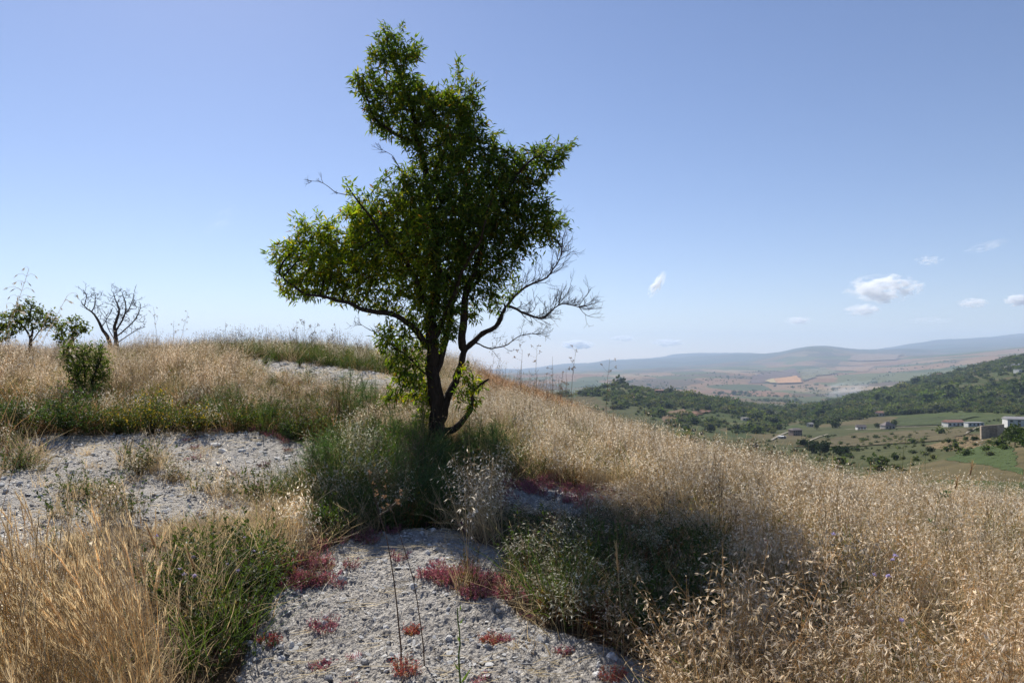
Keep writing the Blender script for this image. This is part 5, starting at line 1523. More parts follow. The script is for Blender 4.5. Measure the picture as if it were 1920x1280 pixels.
# smoke and clouds: soft lumps of lit air
def puff_mat(name, dens, col, noise_scale, cut, aniso=.3, seed=0.0, soft=1.0):
    m, nt, out = new_mat(name)
    tc = N(nt, 'ShaderNodeTexCoord')
    mp = N(nt, 'ShaderNodeMapping'); mp.inputs['Location'].default_value = (-1, -1, -1); mp.inputs['Scale'].default_value = (2, 2, 2)
    nt.links.new(tc.outputs['Generated'], mp.inputs[0])
    ln = N(nt, 'ShaderNodeVectorMath', operation='DOT_PRODUCT'); nt.links.new(mp.outputs[0], ln.inputs[0]); nt.links.new(mp.outputs[0], ln.inputs[1])
    shape = math_(nt, 'SUBTRACT', 1.0, ln.outputs['Value'])
    n1 = N(nt, 'ShaderNodeTexNoise', i_Scale=noise_scale, i_Detail=6, i_Roughness=.62); n1.noise_dimensions = '4D'; n1.inputs['W'].default_value = seed
    nt.links.new(mp.outputs[0], n1.inputs['Vector'])
    nn = math_(nt, 'MULTIPLY', math_(nt, 'SUBTRACT', n1.outputs[0], cut), 9.0)
    v = math_(nt, 'ADD', nn, math_(nt, 'MULTIPLY', shape, soft))
    v = math_(nt, 'SUBTRACT', v, .8)
    edge = math_(nt, 'MULTIPLY', shape, 3.0, True)
    v = math_(nt, 'MULTIPLY', math_(nt, 'MAXIMUM', v, 0.0), edge)
    pv = N(nt, 'ShaderNodeVolumePrincipled'); pv.inputs['Color'].default_value = (*col, 1); pv.inputs['Anisotropy'].default_value = aniso
    nt.links.new(math_(nt, 'MULTIPLY', v, dens), pv.inputs['Density']); nt.links.new(pv.outputs[0], out.inputs['Volume'])
    return m
def cloud(px, py, wpx, hpx, d, label, dens, seed, cut=.5, tilt=0.0, ns=2.7):
    c = at(px, py, d); s = wpx / F * d; h = hpx / F * d
    V, T = ico(2); V = V * np.array([s / 2, s * .35, h / 2])
    o = add('cloud', (V, T, np.full((len(V), 3), .5)), puff_mat('cloud_%d' % seed, dens * 1.2 / s, (1, 1, 1), ns, cut, .25, seed * 3.7), None, c, rot=(0, tilt, 0)); tag(o, label, 'cloud', 'small clouds low in the sky')
cloud(1656, 542, 156, 60, 16000, 'largest white cloud, above the right-hand hills', 17, 1, .48)
cloud(1617, 581, 75, 26, 17000, 'small white cloud just below the largest one', 11, 2, .47)
cloud(1232, 533, 24, 62, 15000, 'bright little upright puff of cloud right of the tree', 10, 3, .47, .55, 3.4)
cloud(1497, 601, 55, 18, 22000, 'thin white streak of cloud lower left of the largest', 12, 4, .48)
cloud(1742, 488, 60, 22, 15000, 'faint wisp of cloud above the largest one', 3, 5, .5)
cloud(1824, 568, 60, 22, 19000, 'faint white cloud right of the largest one', 10, 6, .48)
cloud(1908, 563, 50, 26, 19000, 'white cloud cut by the right edge of the sky', 14, 7, .46)
cloud(1745, 600, 90, 18, 21000, 'thin veil of cloud low over the right-hand ridge', 3, 8, .5)
cloud(1082, 646, 70, 20, 48000, 'white cloud low on the horizon right of the tree', 24, 9, .46)
cloud(1168, 634, 60, 14, 48000, 'thin streak of cloud low above the horizon', 14, 10, .48)
cloud(1252, 642, 70, 18, 50000, 'pale cloud just above the far ridge', 16, 11, .48)
cloud(410, 416, 44, 100, 12000, 'faint wisp of cloud high left of the tree', .8, 12, .55, .9, 4.0)
cloud(1850, 462, 90, 24, 15000, 'very faint long veil of cloud at upper right', 1.6, 13, .5, -.25)
q = farhit(1590, 748, 1200); q[1] += 250
c = at(1598, 729, q[1]); V, T = ico(2); V = V * np.array([64, 60, 19]) / F * q[1]
o = add('smoke', (V, T, np.full((len(V), 3), .5)), puff_mat('smoke', .0065, (.80, .87, .97), 1.7, .5, .2, 5.0), None, c, rot=(0, -.22, 0))
tag(o, 'pale bluish smoke drifting from a field fire behind the green slope', 'smoke', kind='stuff')
# ------------------------------------------------------------------ single plants and stones one can point to
g6 = np.random.default_rng(91)
def plant(name, label, cat, p, parts, group=None, rz=0.0, scale=1.0):
    """parts: (part name, geometry, material[, label]); the plant stands with its foot at p"""
    if len(parts) == 1:
        o = add(name, parts[0][1], parts[0][2], None, p, rot=(0, 0, rz)); o.scale = (scale,) * 3
        return tag(o, label, cat, group)
    r_ = empty(name, p, label, cat, group); r_.rotation_euler = (0, 0, rz); r_.scale = (scale,) * 3
    for q in parts:
        o = add(q[0], q[1], q[2], r_)
        if len(q) > 3 and q[3]: o['label'] = q[3]
        if q[0] in ('foliage', 'seed_heads', 'spikelets', 'leaves', 'blades', 'twigs'): o['kind'] = 'stuff'
    return r_

def gpt(px, py, sink=.02):
    p = ground(px, py); p[2] -= sink; return p

# stonecrop tufts on the mound
def tuft(px, py, wpx, hpx, label, cols=None, red=False):
    p = gpt(px, py, .004); s = wpx / F * p[1] / 2; h = hpx / F * p[1] * .85
    a = dict(cols=cols) if cols else {}
    geo = sedum_clump(g6, 70, h * .75, s * .75, **a)
    plant('stonecrop_tuft', label, 'stonecrop', p, [('stonecrop_tuft', geo, M_SEDUM1)], 'stonecrop tufts on the pale rock')
RED = ((.46, .15, .11), (.42, .2, .12), (.38, .12, .12), (.36, .24, .1))
tuft(545, 1100, 110, 36, 'largest pink stonecrop tuft, beside the green herbs on the left of the rock')
tuft(600, 1098, 50, 26, 'pink stonecrop tuft at the right end of the largest one')
tuft(606, 1182, 62, 36, 'round pink stonecrop tuft alone on the middle left of the rock')
tuft(505, 1210, 44, 28, 'brownish pink stonecrop tuft with a dry heart near the left edge of the rock', ((.40, .15, .10), (.30, .16, .08), (.45, .10, .14)))
tuft(420, 1236, 56, 26, 'dark pink stonecrop tuft under the dry grass at lower left')
tuft(762, 1268, 56, 46, 'orange-red stonecrop tuft at the foot of the two brown stalks', RED)
tuft(772, 1190, 26, 22, 'small orange-pink stonecrop tuft right of the two brown stalks', RED)
tuft(600, 1252, 40, 16, 'flat pink stonecrop tuft beside white stones at the bottom', None)
tuft(918, 1208, 34, 24, 'small reddish stonecrop tuft on the right of the rock', RED)
tuft(946, 1206, 24, 20, 'small pink stonecrop tuft right of the reddish one', None)
tuft(1056, 1226, 28, 18, 'lone dark pink stonecrop tuft at the lower right of the rock', None)
tuft(1146, 1272, 60, 30, 'rusty red stonecrop tuft at the bottom, right of a grey stone', RED)
tuft(690, 1018, 44, 18, 'pink stonecrop tuft on the crest of the rock beside the shade', None)
tuft(825, 1090, 70, 34, 'pink stonecrop tuft left of the brown bushy tuft', None)
tuft(915, 1112, 70, 40, 'magenta stonecrop tuft right of the brown bushy tuft', None)
tuft(985, 920, 60, 22, 'pink stonecrop tuft in the shaded gap beyond the rock, left one', None)
tuft(1085, 935, 56, 24, 'pink stonecrop tuft in the shaded gap beyond the rock, right one', None)

# brown bushy tuft with oats rising from it
p = gpt(876, 1110)
plant('brown_tuft', 'brown bushy tuft on the rock with dried leaves', 'tuft', p, [('stems', dry_clump(g6, 60, .14, .3, .06, BROWN, GOLD, .0018, .2, .04), M_STRAW1), ('leaves', herb_clump(g6, 22, .30, .06, (.016, .006), ((.14, .10, .035), (.22, .12, .05), (.10, .10, .03)), 22), M_GREEN1)])
def oat_plant(label, p, heights, leans, spk=.036, nlev=6, stemc=GOLD, group=None, out=.05, name='wild_oat', t0=.68, pale=1.0):
    st, LP, LD, LN, LL, LW, LCc = [], [], [], [], [], [], []
    for h, ln in zip(heights, leans):
        c = stem_curve(np.array([g6.normal() * .015, g6.normal() * .015, 0]), h, np.array(ln), 9); tt = np.linspace(0, 1, 9)
        st.append(tube(c, np.linspace(.0024, .0009, 9), 4, stemc * g6.uniform(.85, 1.1), False))
        for lv in range(nlev):
            t = t0 + (1 - t0) * lv / max(nlev - 1, 1); q = np.array([np.interp(t, tt, c[:, k]) for k in range(3)])
            for b in range(g6.integers(1, 4) if lv < nlev - 1 else 1):
                az = g6.random() * 6.283; e = q + np.array([math.cos(az), math.sin(az), .25]) * g6.uniform(.3, 1.1) * out
                st.append(tube(np.array([q, (q + e) / 2 + [0, 0, .01], e]), .0007, 3, stemc, False))
                dn = unit(np.array([math.cos(az) * .6, math.sin(az) * .6, -.6]) + g6.normal(size=3) * .25)
                for sgn in (-1, 1):
                    sd = unit(np.cross(dn, g6.normal(size=3)))
                    LP.append(e); LD.append(unit(dn + sd * sgn * .17)); LN.append(unit(np.cross(dn, sd) + sd * .4 * sgn)); LL.append(spk * g6.uniform(.8, 1.15)); LW.append(spk * .2); LCc.append(PALE * pale * g6.uniform(.95, 1.15))
    return plant(name, label, 'wild oat', p, [('stems', join(st), M_STRAW1), ('spikelets', leaves(LP, LD, LN, LL, LW, LCc, fold=.35, bend=.05), M_STRAW1)], group)
oat_plant('slender pale wild oat rising from the brown tuft against the shade', gpt(880, 1100), [.62, .54, .47], [(-.02, .02), (-.11, .03), (.02, 0)], .031, 4)
for i, (px, py, dd, top, lb) in enumerate([(-52, 1000, 3.4, 505, 'tall nodding wild oat against the sky at the far left, tallest'), (-20, 1010, 3.6, 585, 'nodding wild oat against the sky at the far left, lower arch'), (-90, 1010, 3.1, 560, 'wild oat leaning in from the left edge')]):
    x_ = (px - 960) / F * dd; z0 = float(hill(np.array([x_]), np.array([dd]))[0]); zt = CAM[2] - (top - HZ) / F * dd
    oat_plant(lb, np.array([x_, dd, z0]), [zt - z0, (zt - z0) * .93], [(.30, 0), (.42, .05)], .028, 7, group='tall oats at the left edge', out=.05, t0=.88, pale=.55)

# two dark stalks crossing the rock, a green shoot
def stalk(label, p, h, lean, rad=.005, col=(.10, .065, .04), twigs=0, head=None, mat=None, name='dry_stalk', cat='stalk', group=None, headcol=None, tw_from=.6, nodes=9):
    mat = mat or M_STRAW1
    c = stem_curve(np.zeros(3), h, np.array(lean), nodes); c[1:-1] += g6.normal(size=(nodes - 2, 3)) * h * .004; tt = np.linspace(0, 1, nodes)
    st = [tube(c, np.linspace(rad, rad * .35, nodes), 5, col)]; LP, LD = [], []
    for k in range(twigs):
        t = g6.uniform(tw_from, 1); q = np.array([np.interp(t, tt, c[:, j]) for j in range(3)]); b = unit(g6.normal(size=3) * [1, 1, .3] + [0, 0, .9]); l = h * g6.uniform(.06, .16)
        e = q + b * l; st.append(tube(np.array([q, (q + e) / 2 + g6.normal(size=3) * l * .05, e]), rad * .28, 3, col))
        if head:
            for m_ in range(6): LP.append(e); LD.append(g6.normal(size=3) + [0, 0, .5])
    parts = [('stem', join(st), mat)]
    if head and LP:
        n = len(LP); parts.append(('seed_heads', leaves(LP, LD, g6.normal(size=(n, 3)), head * g6.uniform(.7, 1.2, n), head * .4, np.array(headcol if headcol is not None else col) * g6.uniform(.8, 1.4, (n, 1)), at=.6), mat))
    return plant(name, label, cat, p, parts, group)
stalk('thick dark stalk crossing the pale rock, left of the pair', gpt(752, 1250), .86, (-.17, .12), .0048, (.13, .09, .065), 10, .016, name='dark_stalk', group='pair of dark stalks on the rock', headcol=(.2, .12, .07), tw_from=.82)
stalk('thin dark stalk crossing the pale rock, right of the pair', gpt(796, 1252), .84, (-.24, .16), .0036, (.13, .09, .065), 7, .014, name='dark_stalk', group='pair of dark stalks on the rock', headcol=(.2, .12, .07), tw_from=.85)
p = gpt(862, 1290)
shoot = join([tube(stem_curve(np.zeros(3), .37, np.array([-.012, .01]), 8) + np.r_[[[0, 0, 0]], g6.normal(size=(7, 3)) * .003], np.linspace(.005, .0028, 8), 5, (.10, .16, .03))])
lf_ = leaves([[0, 0, .03], [0, 0, .09], [0, 0, .22], [0, 0, .36], [0, 0, .3]], [[.6, 0, .8], [-.6, .2, .7], [-.4, 0, 1], [.2, 0, 1], [.5, 0, .9]], [[0, -1, 0]] * 5, [.09, .05, .035, .03, .03], [.012, .009, .008, .007, .007], np.tile([.12, .19, .035], (5, 1)))
plant('green_shoot', 'single bright green shoot at the bottom of the rock', 'shoot', p, [('stem', shoot, M_GREEN1), ('leaves', lf_, M_GREEN1)])

# tall dry stalks against the sky beyond the tree
def skystalk(px, top, dd, label, lean=0.0, twigs=5, head=.05, col=(.16, .12, .09), group='dry stalks against the sky', name='dry_stalk', rad=.006, hc=None):
    x_ = (px - 960) / F * dd; z0 = float(hill(np.array([x_]), np.array([dd]))[0]) - .05; zt = CAM[2] - (top - HZ) / F * dd
    stalk(label, np.array([x_ - lean * .6, dd, z0]), zt - z0, (lean, 0), rad, col, twigs, head, name=name, group=group, headcol=hc, tw_from=.55)
for px, top, dd, ln, tw, lb in [(978, 655, 14, .04, 3, 'short dry stalk against the sky nearest the trunk'), (1006, 650, 15, .02, 6, 'leafy dry stalk against the sky, first right of the dead limb'), (1036, 668, 15.5, .0, 4, 'thin dry stalk against the valley, second of the row'), (1053, 700, 15, .06, 3, 'low dry stalk between two tall ones'), (1076, 655, 15, .12, 7, 'tallest dry stalk against the valley, leaning right'), (1140, 672, 14.5, .08, 5, 'thin forked dry stalk standing alone over the valley'), (1062, 690, 15.5, -.03, 4, 'thin dry stalk just left of the tallest')]:
    skystalk(px, top, dd, lb, ln, tw)
for px, top, dd, ln, tw, lb in [(290, 575, 14, -.1, 6, 'thin dead weed against the sky right of the bare trees'), (345, 588, 15, .2, 7, 'forked dead weed against the sky left of the green ridge'), (325, 600, 15, .02, 5, 'short dead weed beside the forked one'), (422, 600, 16, .02, 3, 'very thin dead weed against the sky above the ridge')]:
    skystalk(px, top, dd, lb, ln, tw, .03, group='dead weeds on the left skyline', name='dead_weed', rad=.005, col=(.2, .17, .15))
for px, top, dd, lb in [(556, 606, 15.5, 'leftmost flat-topped umbel on the green ridge skyline'), (570, 600, 16, 'tallest flat-topped umbel on the green ridge skyline'), (584, 618, 15.5, 'lower umbel right of the tallest on the ridge skyline'), (590, 606, 16, 'thin umbel right of the tallest on the ridge skyline'), (628, 612, 15.5, 'lone umbel on the ridge skyline nearer the tree'), (448, 622, 16, 'dark bristly umbel at the left end of the ridge skyline')]:
    skystalk(px, top, dd, lb, .02, 5, .04, group='umbels on the ridge skyline', name='dry_umbel', col=(.13, .11, .08))
# stalks rising from the right-hand oats
for px, top, dd, lb, col in [(1690, 835, 8.5, 'thin green stalk above the oats against the far field, left one', (.10, .14, .05)), (1732, 832, 8.5, 'thin green stalk above the oats against the far field, right one', (.10, .14, .05)), (1752, 925, 5.0, 'long green thistle stalk rising through the right-hand oats', (.12, .17, .06)), (1258, 800, 10.5, 'green stalk rising from the oats near the crest', (.12, .16, .06))]:
    skystalk(px, top, dd, lb, .03, 4, .035, col, 'green stalks in the oats', 'green_stalk', .004, (.13, .17, .07))
def spike(px, top, dd, label):
    x_ = (px - 960) / F * dd; z0 = float(hill(np.array([x_]), np.array([dd]))[0]); h = CAM[2] - (top - HZ) / F * dd - z0
    c = stem_curve(np.zeros(3), h * .9, np.array([.10, 0]), 6); d = unit(c[-1] - c[-2]); L = .085
    hp = c[-1] + d * np.linspace(0, L, 6)[:, None]
    n = 60; u = g6.random(n); bp = c[-1] + d * (u * L)[:, None]
    head = join([tube(hp, [.003, .005, .0055, .0045, .003, .001], 6, (.22, .13, .06)), blades(bp, d + g6.normal(size=(n, 3)) * .3, g6.uniform(.03, .06, n), np.full(n, .0014), np.zeros((n, 3)), (.35, .22, .1), (.5, .35, .18), 1)])
    plant('bristly_spike', label, 'grass spike', np.array([x_, dd, z0]), [('stem', tube(c, np.linspace(.0022, .0014, 6), 4, GOLD), M_STRAW1), ('head', head, M_STRAW1)], 'dark bristly spikes over the oats')
spike(1792, 868, 5.5, 'dark bristly spike above the oats near the right, higher one'); spike(1764, 896, 5.5, 'dark bristly spike above the oats near the right, lower one')
# golden spikes that stand out in front at lower left and centre
for px, py, h, ln, lb in [(545 - 190, 1290, .62, -.18, 'single golden foxtail leaning left at the bottom edge'), (300, 1300, .5, -.1, 'short golden foxtail at the bottom, right of the dense tufts'), (400, 1225, .42, -.12, 'lone golden foxtail in front of the green herbs'), (1166, 1230, .42, -.01, 'lone pale foxtail at the right edge of the pale rock')]:
    p = gpt(px, py); c = stem_curve(np.zeros(3), h, np.array([ln, .05]), 7); d = unit(c[-1] - c[-2]); L = .13; n = 50; u = g6.random(n); bp = c[-1] + d * (u * L)[:, None]
    head = join([tube(c[-1] + d * np.linspace(0, L, 6)[:, None], [.002, .005, .0055, .0045, .003, .001], 5, (.5, .34, .16)), blades(bp, d + g6.normal(size=(n, 3)) * .25, g6.uniform(.02, .04, n), np.full(n, .0012), np.zeros((n, 3)), (.6, .45, .25), (.7, .55, .32), 1)])
    plant('foxtail', lb, 'grass spike', p, [('stem', tube(c, np.linspace(.002, .0012, 7), 4, GOLD), M_STRAW1), ('head', head, M_STRAW1)], 'single golden foxtails')

# bushes in the green band beyond the left slab
def bush(px, py, wpx, hpx, label, cols, leaf=(.03, .012), name='green_bush', cat='bush', group=None, stems=26, per=34, woody=(.12, .09, .05), dd=None):
    if dd is None: p = gpt(px, py)
    else:
        x_ = (px - 960) / F * dd; p = np.array([x_, dd, float(hill(np.array([x_]), np.array([dd]))[0]) - .02])
    w = wpx / F * p[1] / 2; h = hpx / F * p[1]
    st, LP, LD = [], [], []
    for s in range(stems):
        a = g6.random() * 6.283; t0 = math.sqrt(g6.random()); e = np.array([math.cos(a) * t0 * w, math.sin(a) * t0 * w, h * (1.05 - .45 * t0 ** 2) * g6.uniform(.45, 1.15)])
        c = np.linspace(0, 1, 6)[:, None] * e + np.array([0, 0, .18 * h]) * np.sin(np.linspace(0, math.pi, 6))[:, None] + g6.normal(size=(6, 3)) * w * .03; c[0] = e * [.12, .12, 0]
        st.append(tube(c, np.linspace(.004, .0012, 6), 3, woody, False))
        for k in range(per):
            t = g6.uniform(.12, 1.0) ** .8; LP.append(np.array([np.interp(t, np.linspace(0, 1, 6), c[:, j]) for j in range(3)]) + g6.normal(size=3) * w * .07); LD.append(g6.normal(size=3) + [0, 0, .45])
    n = len(LP); cols = np.array(cols)
    fol = leaves(LP, LD, g6.normal(size=(n, 3)) * .6 + [0, 0, 1], leaf[0] * g6.uniform(.6, 1.3, n), leaf[1] * g6.uniform(.7, 1.2, n), cols[g6.integers(0, len(cols), n)] * g6.uniform(.7, 1.3, (n, 1)), fold=.25, bend=.15, at=.5)
    return plant(name, label, cat, p, [('stems', join(st), M_GREEN1), ('foliage', fol, M_GREEN1)], group)
GB = ((.05, .085, .025), (.04, .07, .02), (.07, .11, .03)); YB = ((.09, .12, .03), (.13, .13, .03), (.06, .09, .025), (.05, .08, .025), (.42, .28, .03)); BB = ((.13, .10, .035), (.20, .12, .05), (.09, .09, .03)); RB = ((.2, .1, .05), (.13, .1, .04), (.09, .09, .03))
gb = 'green bushes along the far edge of the left rock'
bush(128, 815, 135, 88, 'dark green bush at the rock edge below the upright shrub', GB, (.042, .018), group=gb, stems=40, per=44)
bush(50, 812, 110, 78, 'green bush at the far left end of the rock edge', GB, (.042, .018), group=gb, stems=40, per=44)
bush(285, 817, 130, 84, 'dark green bush with yellow tips at the middle of the rock edge', YB, (.036, .015), group=gb, stems=40, per=44)
bush(222, 812, 84, 56, 'yellow-flowering low bush between two dark bushes', YB, (.022, .01), group=gb, stems=40, per=44)
bush(375, 813, 95, 58, 'yellowish green bush at the right end of the rock edge', YB, (.036, .015), group=gb, stems=40, per=44)
bush(560, 812, 90, 60, 'rusty brown bush beyond the right end of the left rock', RB, (.018, .007), group=gb, stems=40, per=44)
bush(640, 800, 105, 90, 'rusty and green bush at the foot of the tall fennel', RB, (.02, .007), group=gb, stems=40, per=44)
bush(0, 715, 60, 60, 'dark green bush at the left edge among the oats', GB, dd=12.0, group=gb)
bush(532, 706, 22, 16, 'small yellow-green cushion plant on the upper rock', YB, (.03, .014), 'cushion_plant', 'plant', 'cushion plants on the upper rock', 16, 18)
bush(497, 684, 34, 20, 'dark rounded cushion plant at the top edge of the upper rock', GB, (.03, .012), 'cushion_plant', 'plant', 'cushion plants on the upper rock', 18, 20)
bush(562, 688, 22, 18, 'dark small cushion plant under the grassy ridge', GB, (.03, .012), 'cushion_plant', 'plant', 'cushion plants on the upper rock', 14, 18)
st_ = 'low tufts growing on the left rock'
bush(45, 880, 90, 46, 'brown-green low tuft on the left end of the left rock', BB, (.02, .007), 'low_tuft', 'tuft', st_, 18, 20)
bush(262, 893, 66, 40, 'green and brown low tuft in the middle of the left rock', BB, (.02, .007), 'low_tuft', 'tuft', st_, 18, 20)
bush(322, 905, 70, 26, 'flat dry brown tuft beside the middle tuft on the left rock', ((.25, .15, .07), (.16, .1, .05)), (.022, .005), 'low_tuft', 'tuft', st_, 18, 18)
bush(240, 850, 40, 34, 'thin tuft with an orange flower near the top of the left rock', RB, (.02, .006), 'low_tuft', 'tuft', st_, 12, 16)
hg = 'leafy green clumps beside the near rock'
bush(392, 1205, 128, 88, 'large dark green leafy clump with lilac flowers left of the near rock', GB + ((.12, .12, .04), (.2, .14, .06)), (.026, .010), 'green_clump', 'bush', hg, 34, 26)
bush(455, 1118, 96, 58, 'green leafy clump with lilac flowers behind the largest clump', GB, (.026, .011), 'green_clump', 'bush', hg, 34, 36)
bush(600, 1000, 90, 60, 'bright green leafy clump below the yellow leaf', ((.07, .12, .03), (.05, .09, .025)), (.03, .012), 'green_clump', 'bush', hg, 28, 30)
bush(1215, 1200, 110, 66, 'green leafy clump right of the near rock in the tangle', GB, (.03, .012), 'green_clump', 'bush', hg, 30, 30)
bush(1040, 1155, 110, 60, 'yellow-green leafy clump at the right edge of the near rock', ((.09, .12, .03), (.14, .12, .04), (.18, .1, .05)), (.026, .01), 'green_clump', 'bush', hg, 30, 30)
bush(1110, 1175, 90, 56, 'rusty red leafy clump between two green ones right of the rock', ((.2, .08, .05), (.15, .07, .05), (.1, .09, .03)), (.02, .007), 'green_clump', 'bush', hg, 26, 30)

# fennel
def fennel(px, py, h, spread, stems, label, hair=90, dd=None):
    if dd is None: p = gpt(px, py)
    else:
        x_ = (px - 960) / F * dd; p = np.array([x_, dd, float(hill(np.array([x_]), np.array([dd]))[0])])
    st, HP, HD, HH = [], [], [], []
    for s in range(stems):
        a = g6.random() * 6.283; rr = spread * math.sqrt(g6.random()); hh = h * g6.uniform(.55, 1.05) if s else h * 1.05
        c = stem_curve(np.array([rr * math.cos(a), rr * math.sin(a), -.02]), hh, g6.normal(size=2) * .09, 8); tt = np.linspace(0, 1, 8)
        st.append(tube(c, np.linspace(.005, .0018, 8), 4, (.10, .13, .05), False))
        for k in range(hair):
            t = g6.uniform(.02, .8) ** 1.3; q = np.array([np.interp(t, tt, c[:, j]) for j in range(3)]); b = unit(g6.normal(size=3) + [0, 0, .5]); l = g6.uniform(.07, .2) * (1 - .5 * t)
            for m_ in range(5): HP.append(q + b * l * m_ / 5); HD.append(unit(b + g6.normal(size=3) * .55)); HH.append(l * g6.uniform(.35, .7))
    n = len(HP); k = g6.uniform(.7, 1.3, (n, 1))
    fol = blades(np.array(HP), np.array(HD), np.array(HH), np.full(n, .0026), g6.normal(size=(n, 3)) * .02, np.array([.055, .105, .045]) * k, np.array([.08, .135, .06]) * k, 1)
    plant('fennel', label, 'fennel', p, [('stems', join(st), M_GREEN1), ('foliage', fol, M_GREEN1)], 'fennel plants round the almond tree')
fennel(655, 790, 1.05, .16, 6, 'tall feathery fennel in front of the upper rock, left of the tree', dd=9.3)
fennel(690, 790, .8, .14, 5, 'shorter fennel just right of the tall one', dd=9.4)
fennel(768, 850, .75, .22, 9, 'dense feathery fennel directly left of the almond trunk', dd=7.9)
fennel(905, 850, .55, .24, 9, 'dense feathery fennel directly right of the almond trunk', dd=7.8)
fennel(835, 850, .42, .24, 9, 'low feathery fennel in front of the almond trunk', dd=7.5)
fennel(618, 900, .6, .14, 4, 'thin fennel at the right end of the left rock', dd=6.9)

# lilac flowers on thin stems
def flower(px, py, dd, label, group, col=(.50, .44, .64), r=.014, h=None):
    top = at(px, py, dd); z0 = float(hill(np.array([top[0]]), np.array([top[1]]))[0]); h = max(top[2] - z0, .06)
    c = stem_curve(np.zeros(3), h, g6.normal(size=2) * .02, 5); n = 22; d = unit(g6.normal(size=(n, 3)) * [1, 1, .5] + [0, 0, .5])
    plant('lilac_flower', label, 'flower', np.array([top[0], top[1], z0]), [('stem', tube(c, [.0013, .0012, .001, .001, .0009], 3, (.08, .11, .04), False), M_GREEN1), ('petals', leaves(np.tile(c[-1], (n, 1)), d, g6.normal(size=(n, 3)), r * g6.uniform(.7, 1.3, n), r * .6, np.array(col) * g6.uniform(.8, 1.25, (n, 1)), at=.7), M_PETAL)], group)
ORD = ['first', 'second', 'third', 'fourth', 'fifth', 'sixth', 'seventh', 'eighth', 'ninth', 'tenth', 'eleventh']
def flowers(spots, where, group, **kw):
    spots = sorted(spots)
    for i, (px, py, dd) in enumerate(spots):
        o_ = 'leftmost' if i == 0 else 'rightmost' if i == len(spots) - 1 else ORD[i]
        flower(px, py, dd, ('%s lilac flower ' % o_) + ('' if i in (0, len(spots) - 1) else 'from the left ') + where, group, **kw)
flowers([(295, 1005, 4.3), (369, 1044, 4.1), (332, 1069, 3.9), (375, 1075, 3.8), (447, 1069, 3.95), (453, 1007, 4.5), (490, 1034, 4.3), (473, 1034, 4.3), (441, 1034, 4.3), (340, 1078, 3.85), (415, 1060, 4.0)], 'above the green clumps left of the near rock', 'lilac flowers left of the rock')
flower(170, 1095, 3.2, 'small lilac flower among the golden grass at lower left', None)
flowers([(1131, 1101, 4.3), (1135, 1134, 4.1), (1292, 1087, 4.2), (1304, 1106, 4.1), (1324, 1090, 4.15), (1274, 1096, 4.2), (1019, 1149, 4.0), (1277, 1164, 3.8)], 'in the tangle right of the near rock', 'lilac flowers right of the rock')
flowers([(1680, 1043, 3.9), (1674, 1050, 3.9), (1632, 1080, 3.7), (1655, 1078, 3.7), (1686, 1162, 3.2), (1572, 1002, 4.2)], 'half hidden in the right-hand oats', 'lilac flowers in the oats')
flowers([(300, 808, 8.6), (345, 802, 8.8)], 'at the dark bush by the rock edge', 'lilac flowers by the rock edge', col=(.5, .46, .66), r=.02)
# the bright yellow leaf
p = at(620, 968, 5.3); z0 = float(hill(p[:1], p[1:2])[0]); h = p[2] - z0
plant('yellow_leaf_plant', 'small plant with one bright yellow leaf left of the shade', 'plant', np.array([p[0], p[1], z0]), [('stem', tube(stem_curve(np.zeros(3), h, np.array([-.02, 0]), 4), .0014, 3, (.2, .16, .05), False), M_GREEN1),
      ('leaves', leaves([[-.02, 0, h], [-.01, 0, h - .01], [0, 0, h - .04]], [[-.5, 0, .8], [-.8, -.1, .5], [.4, 0, -.7]], [[0, -1, .3]] * 3, [.06, .05, .06], [.026, .02, .02], np.tile([.75, .42, .02], (3, 1))), M_PETAL)])

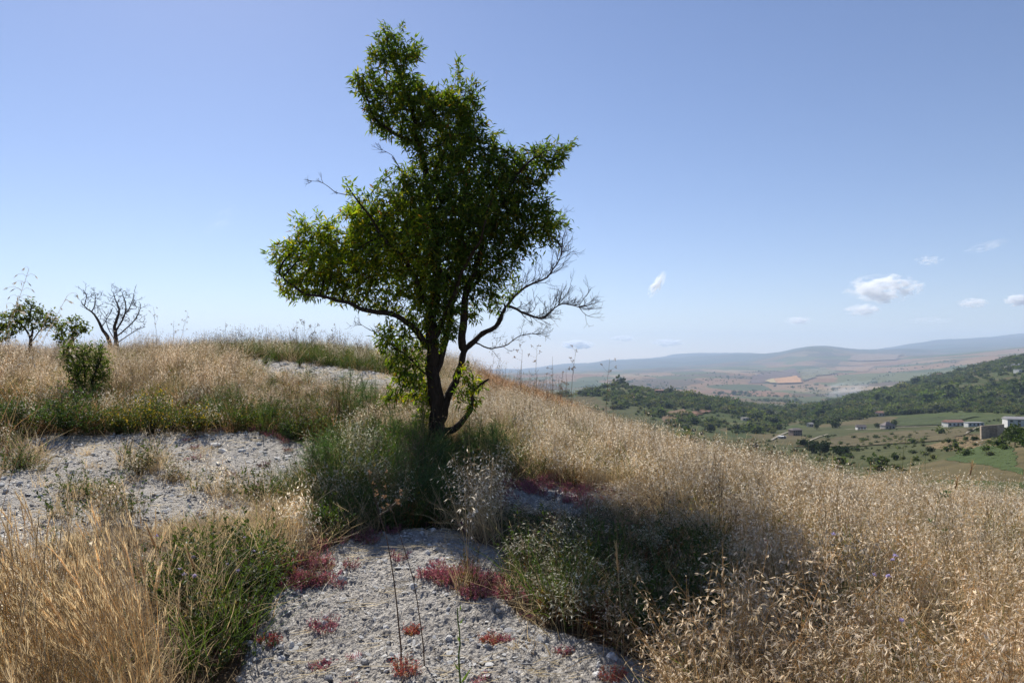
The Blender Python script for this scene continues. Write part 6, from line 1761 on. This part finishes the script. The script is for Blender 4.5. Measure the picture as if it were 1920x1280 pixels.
# stones
def rock_stone(px, py, wpx, hpx, label, mat=M_STONE, group='stones on the pale rock', flat=1.0, seed=0):
    p = ground(px, py); g = np.random.default_rng(400 + seed); w = wpx / F * p[1] / 2; h = hpx / F * p[1] / 2
    o = add('stone', stone_geo(g, (w, w * g.uniform(.7, 1), h * 1.0), .07, 2), mat, None, (p[0], p[1], p[2] + h * .3), rot=(g.normal() * .15, g.normal() * .15, g.random() * 6.28))
    tag(o, label, 'stone', group)
ST = [(498, 1266, 26, 18, 'white rounded stone at the bottom left of the near rock', M_STONE), (547, 1214, 17, 20, 'grey rounded stone standing beside a flat white one', M_FLAKE), (465, 1208, 20, 10, 'flat white stone at the left edge of the near rock', M_STONE), (527, 1216, 20, 9, 'flat white stone left of the grey rounded stone', M_STONE), (620, 1185, 13, 17, 'grey stone with a pale top beside the round pink tuft', M_FLAKE), (655, 1264, 26, 12, 'low pale stone near the bottom centre of the rock', M_FLAKE), (617, 1276, 22, 14, 'grey stone at the bottom edge left of centre', M_FLAKE), (675, 1245, 26, 11, 'flat grey stone above the low pale one', M_FLAKE), (1150, 1236, 30, 17, 'grey stone at the right edge of the near rock', M_FLAKE), (1120, 1268, 26, 14, 'dark grey stone left of the rusty tuft', M_FLAKE), (677, 1198, 12, 8, 'small white stone in the middle of the near rock', M_STONE), (708, 1106, 10, 7, 'tiny white stone high on the near rock', M_STONE),
      (404, 838, 26, 13, 'bright white stone at the top of the left rock', M_STONE), (418, 848, 22, 12, 'second white stone touching the bright one on the left rock', M_STONE), (456, 848, 22, 9, 'flat white stone right of the two white ones', M_STONE), (135, 890, 10, 16, 'dark upright little stone on the left rock', M_FLAKE), (576, 832, 22, 7, 'flat pale stone at the right end of the left rock', M_STONE), (100, 842, 18, 8, 'white stone at the upper left of the left rock', M_STONE)]
for i, (px, py, w, h, lb, mt) in enumerate(ST): rock_stone(px, py, w, h, lb, mt, seed=i)
# a dry straw lying on the rock
a = ground(622, 1092); b_ = ground(590, 1150); c_ = ground(545, 1078)
for q, e, lb in ((c_, a, 'pale dry straw lying across the pink tuft, upper piece'), (a, b_, 'pale dry straw lying on the rock, lower piece')):
    o = add('straw', tube(np.array([[0, 0, .03], (e - q) / 2 + [0, 0, .05], (e - q) + [0, 0, .02]]), .0016, 4, PALE), M_STRAW1, None, q); tag(o, lb, 'straw', 'fallen straws on the rock')
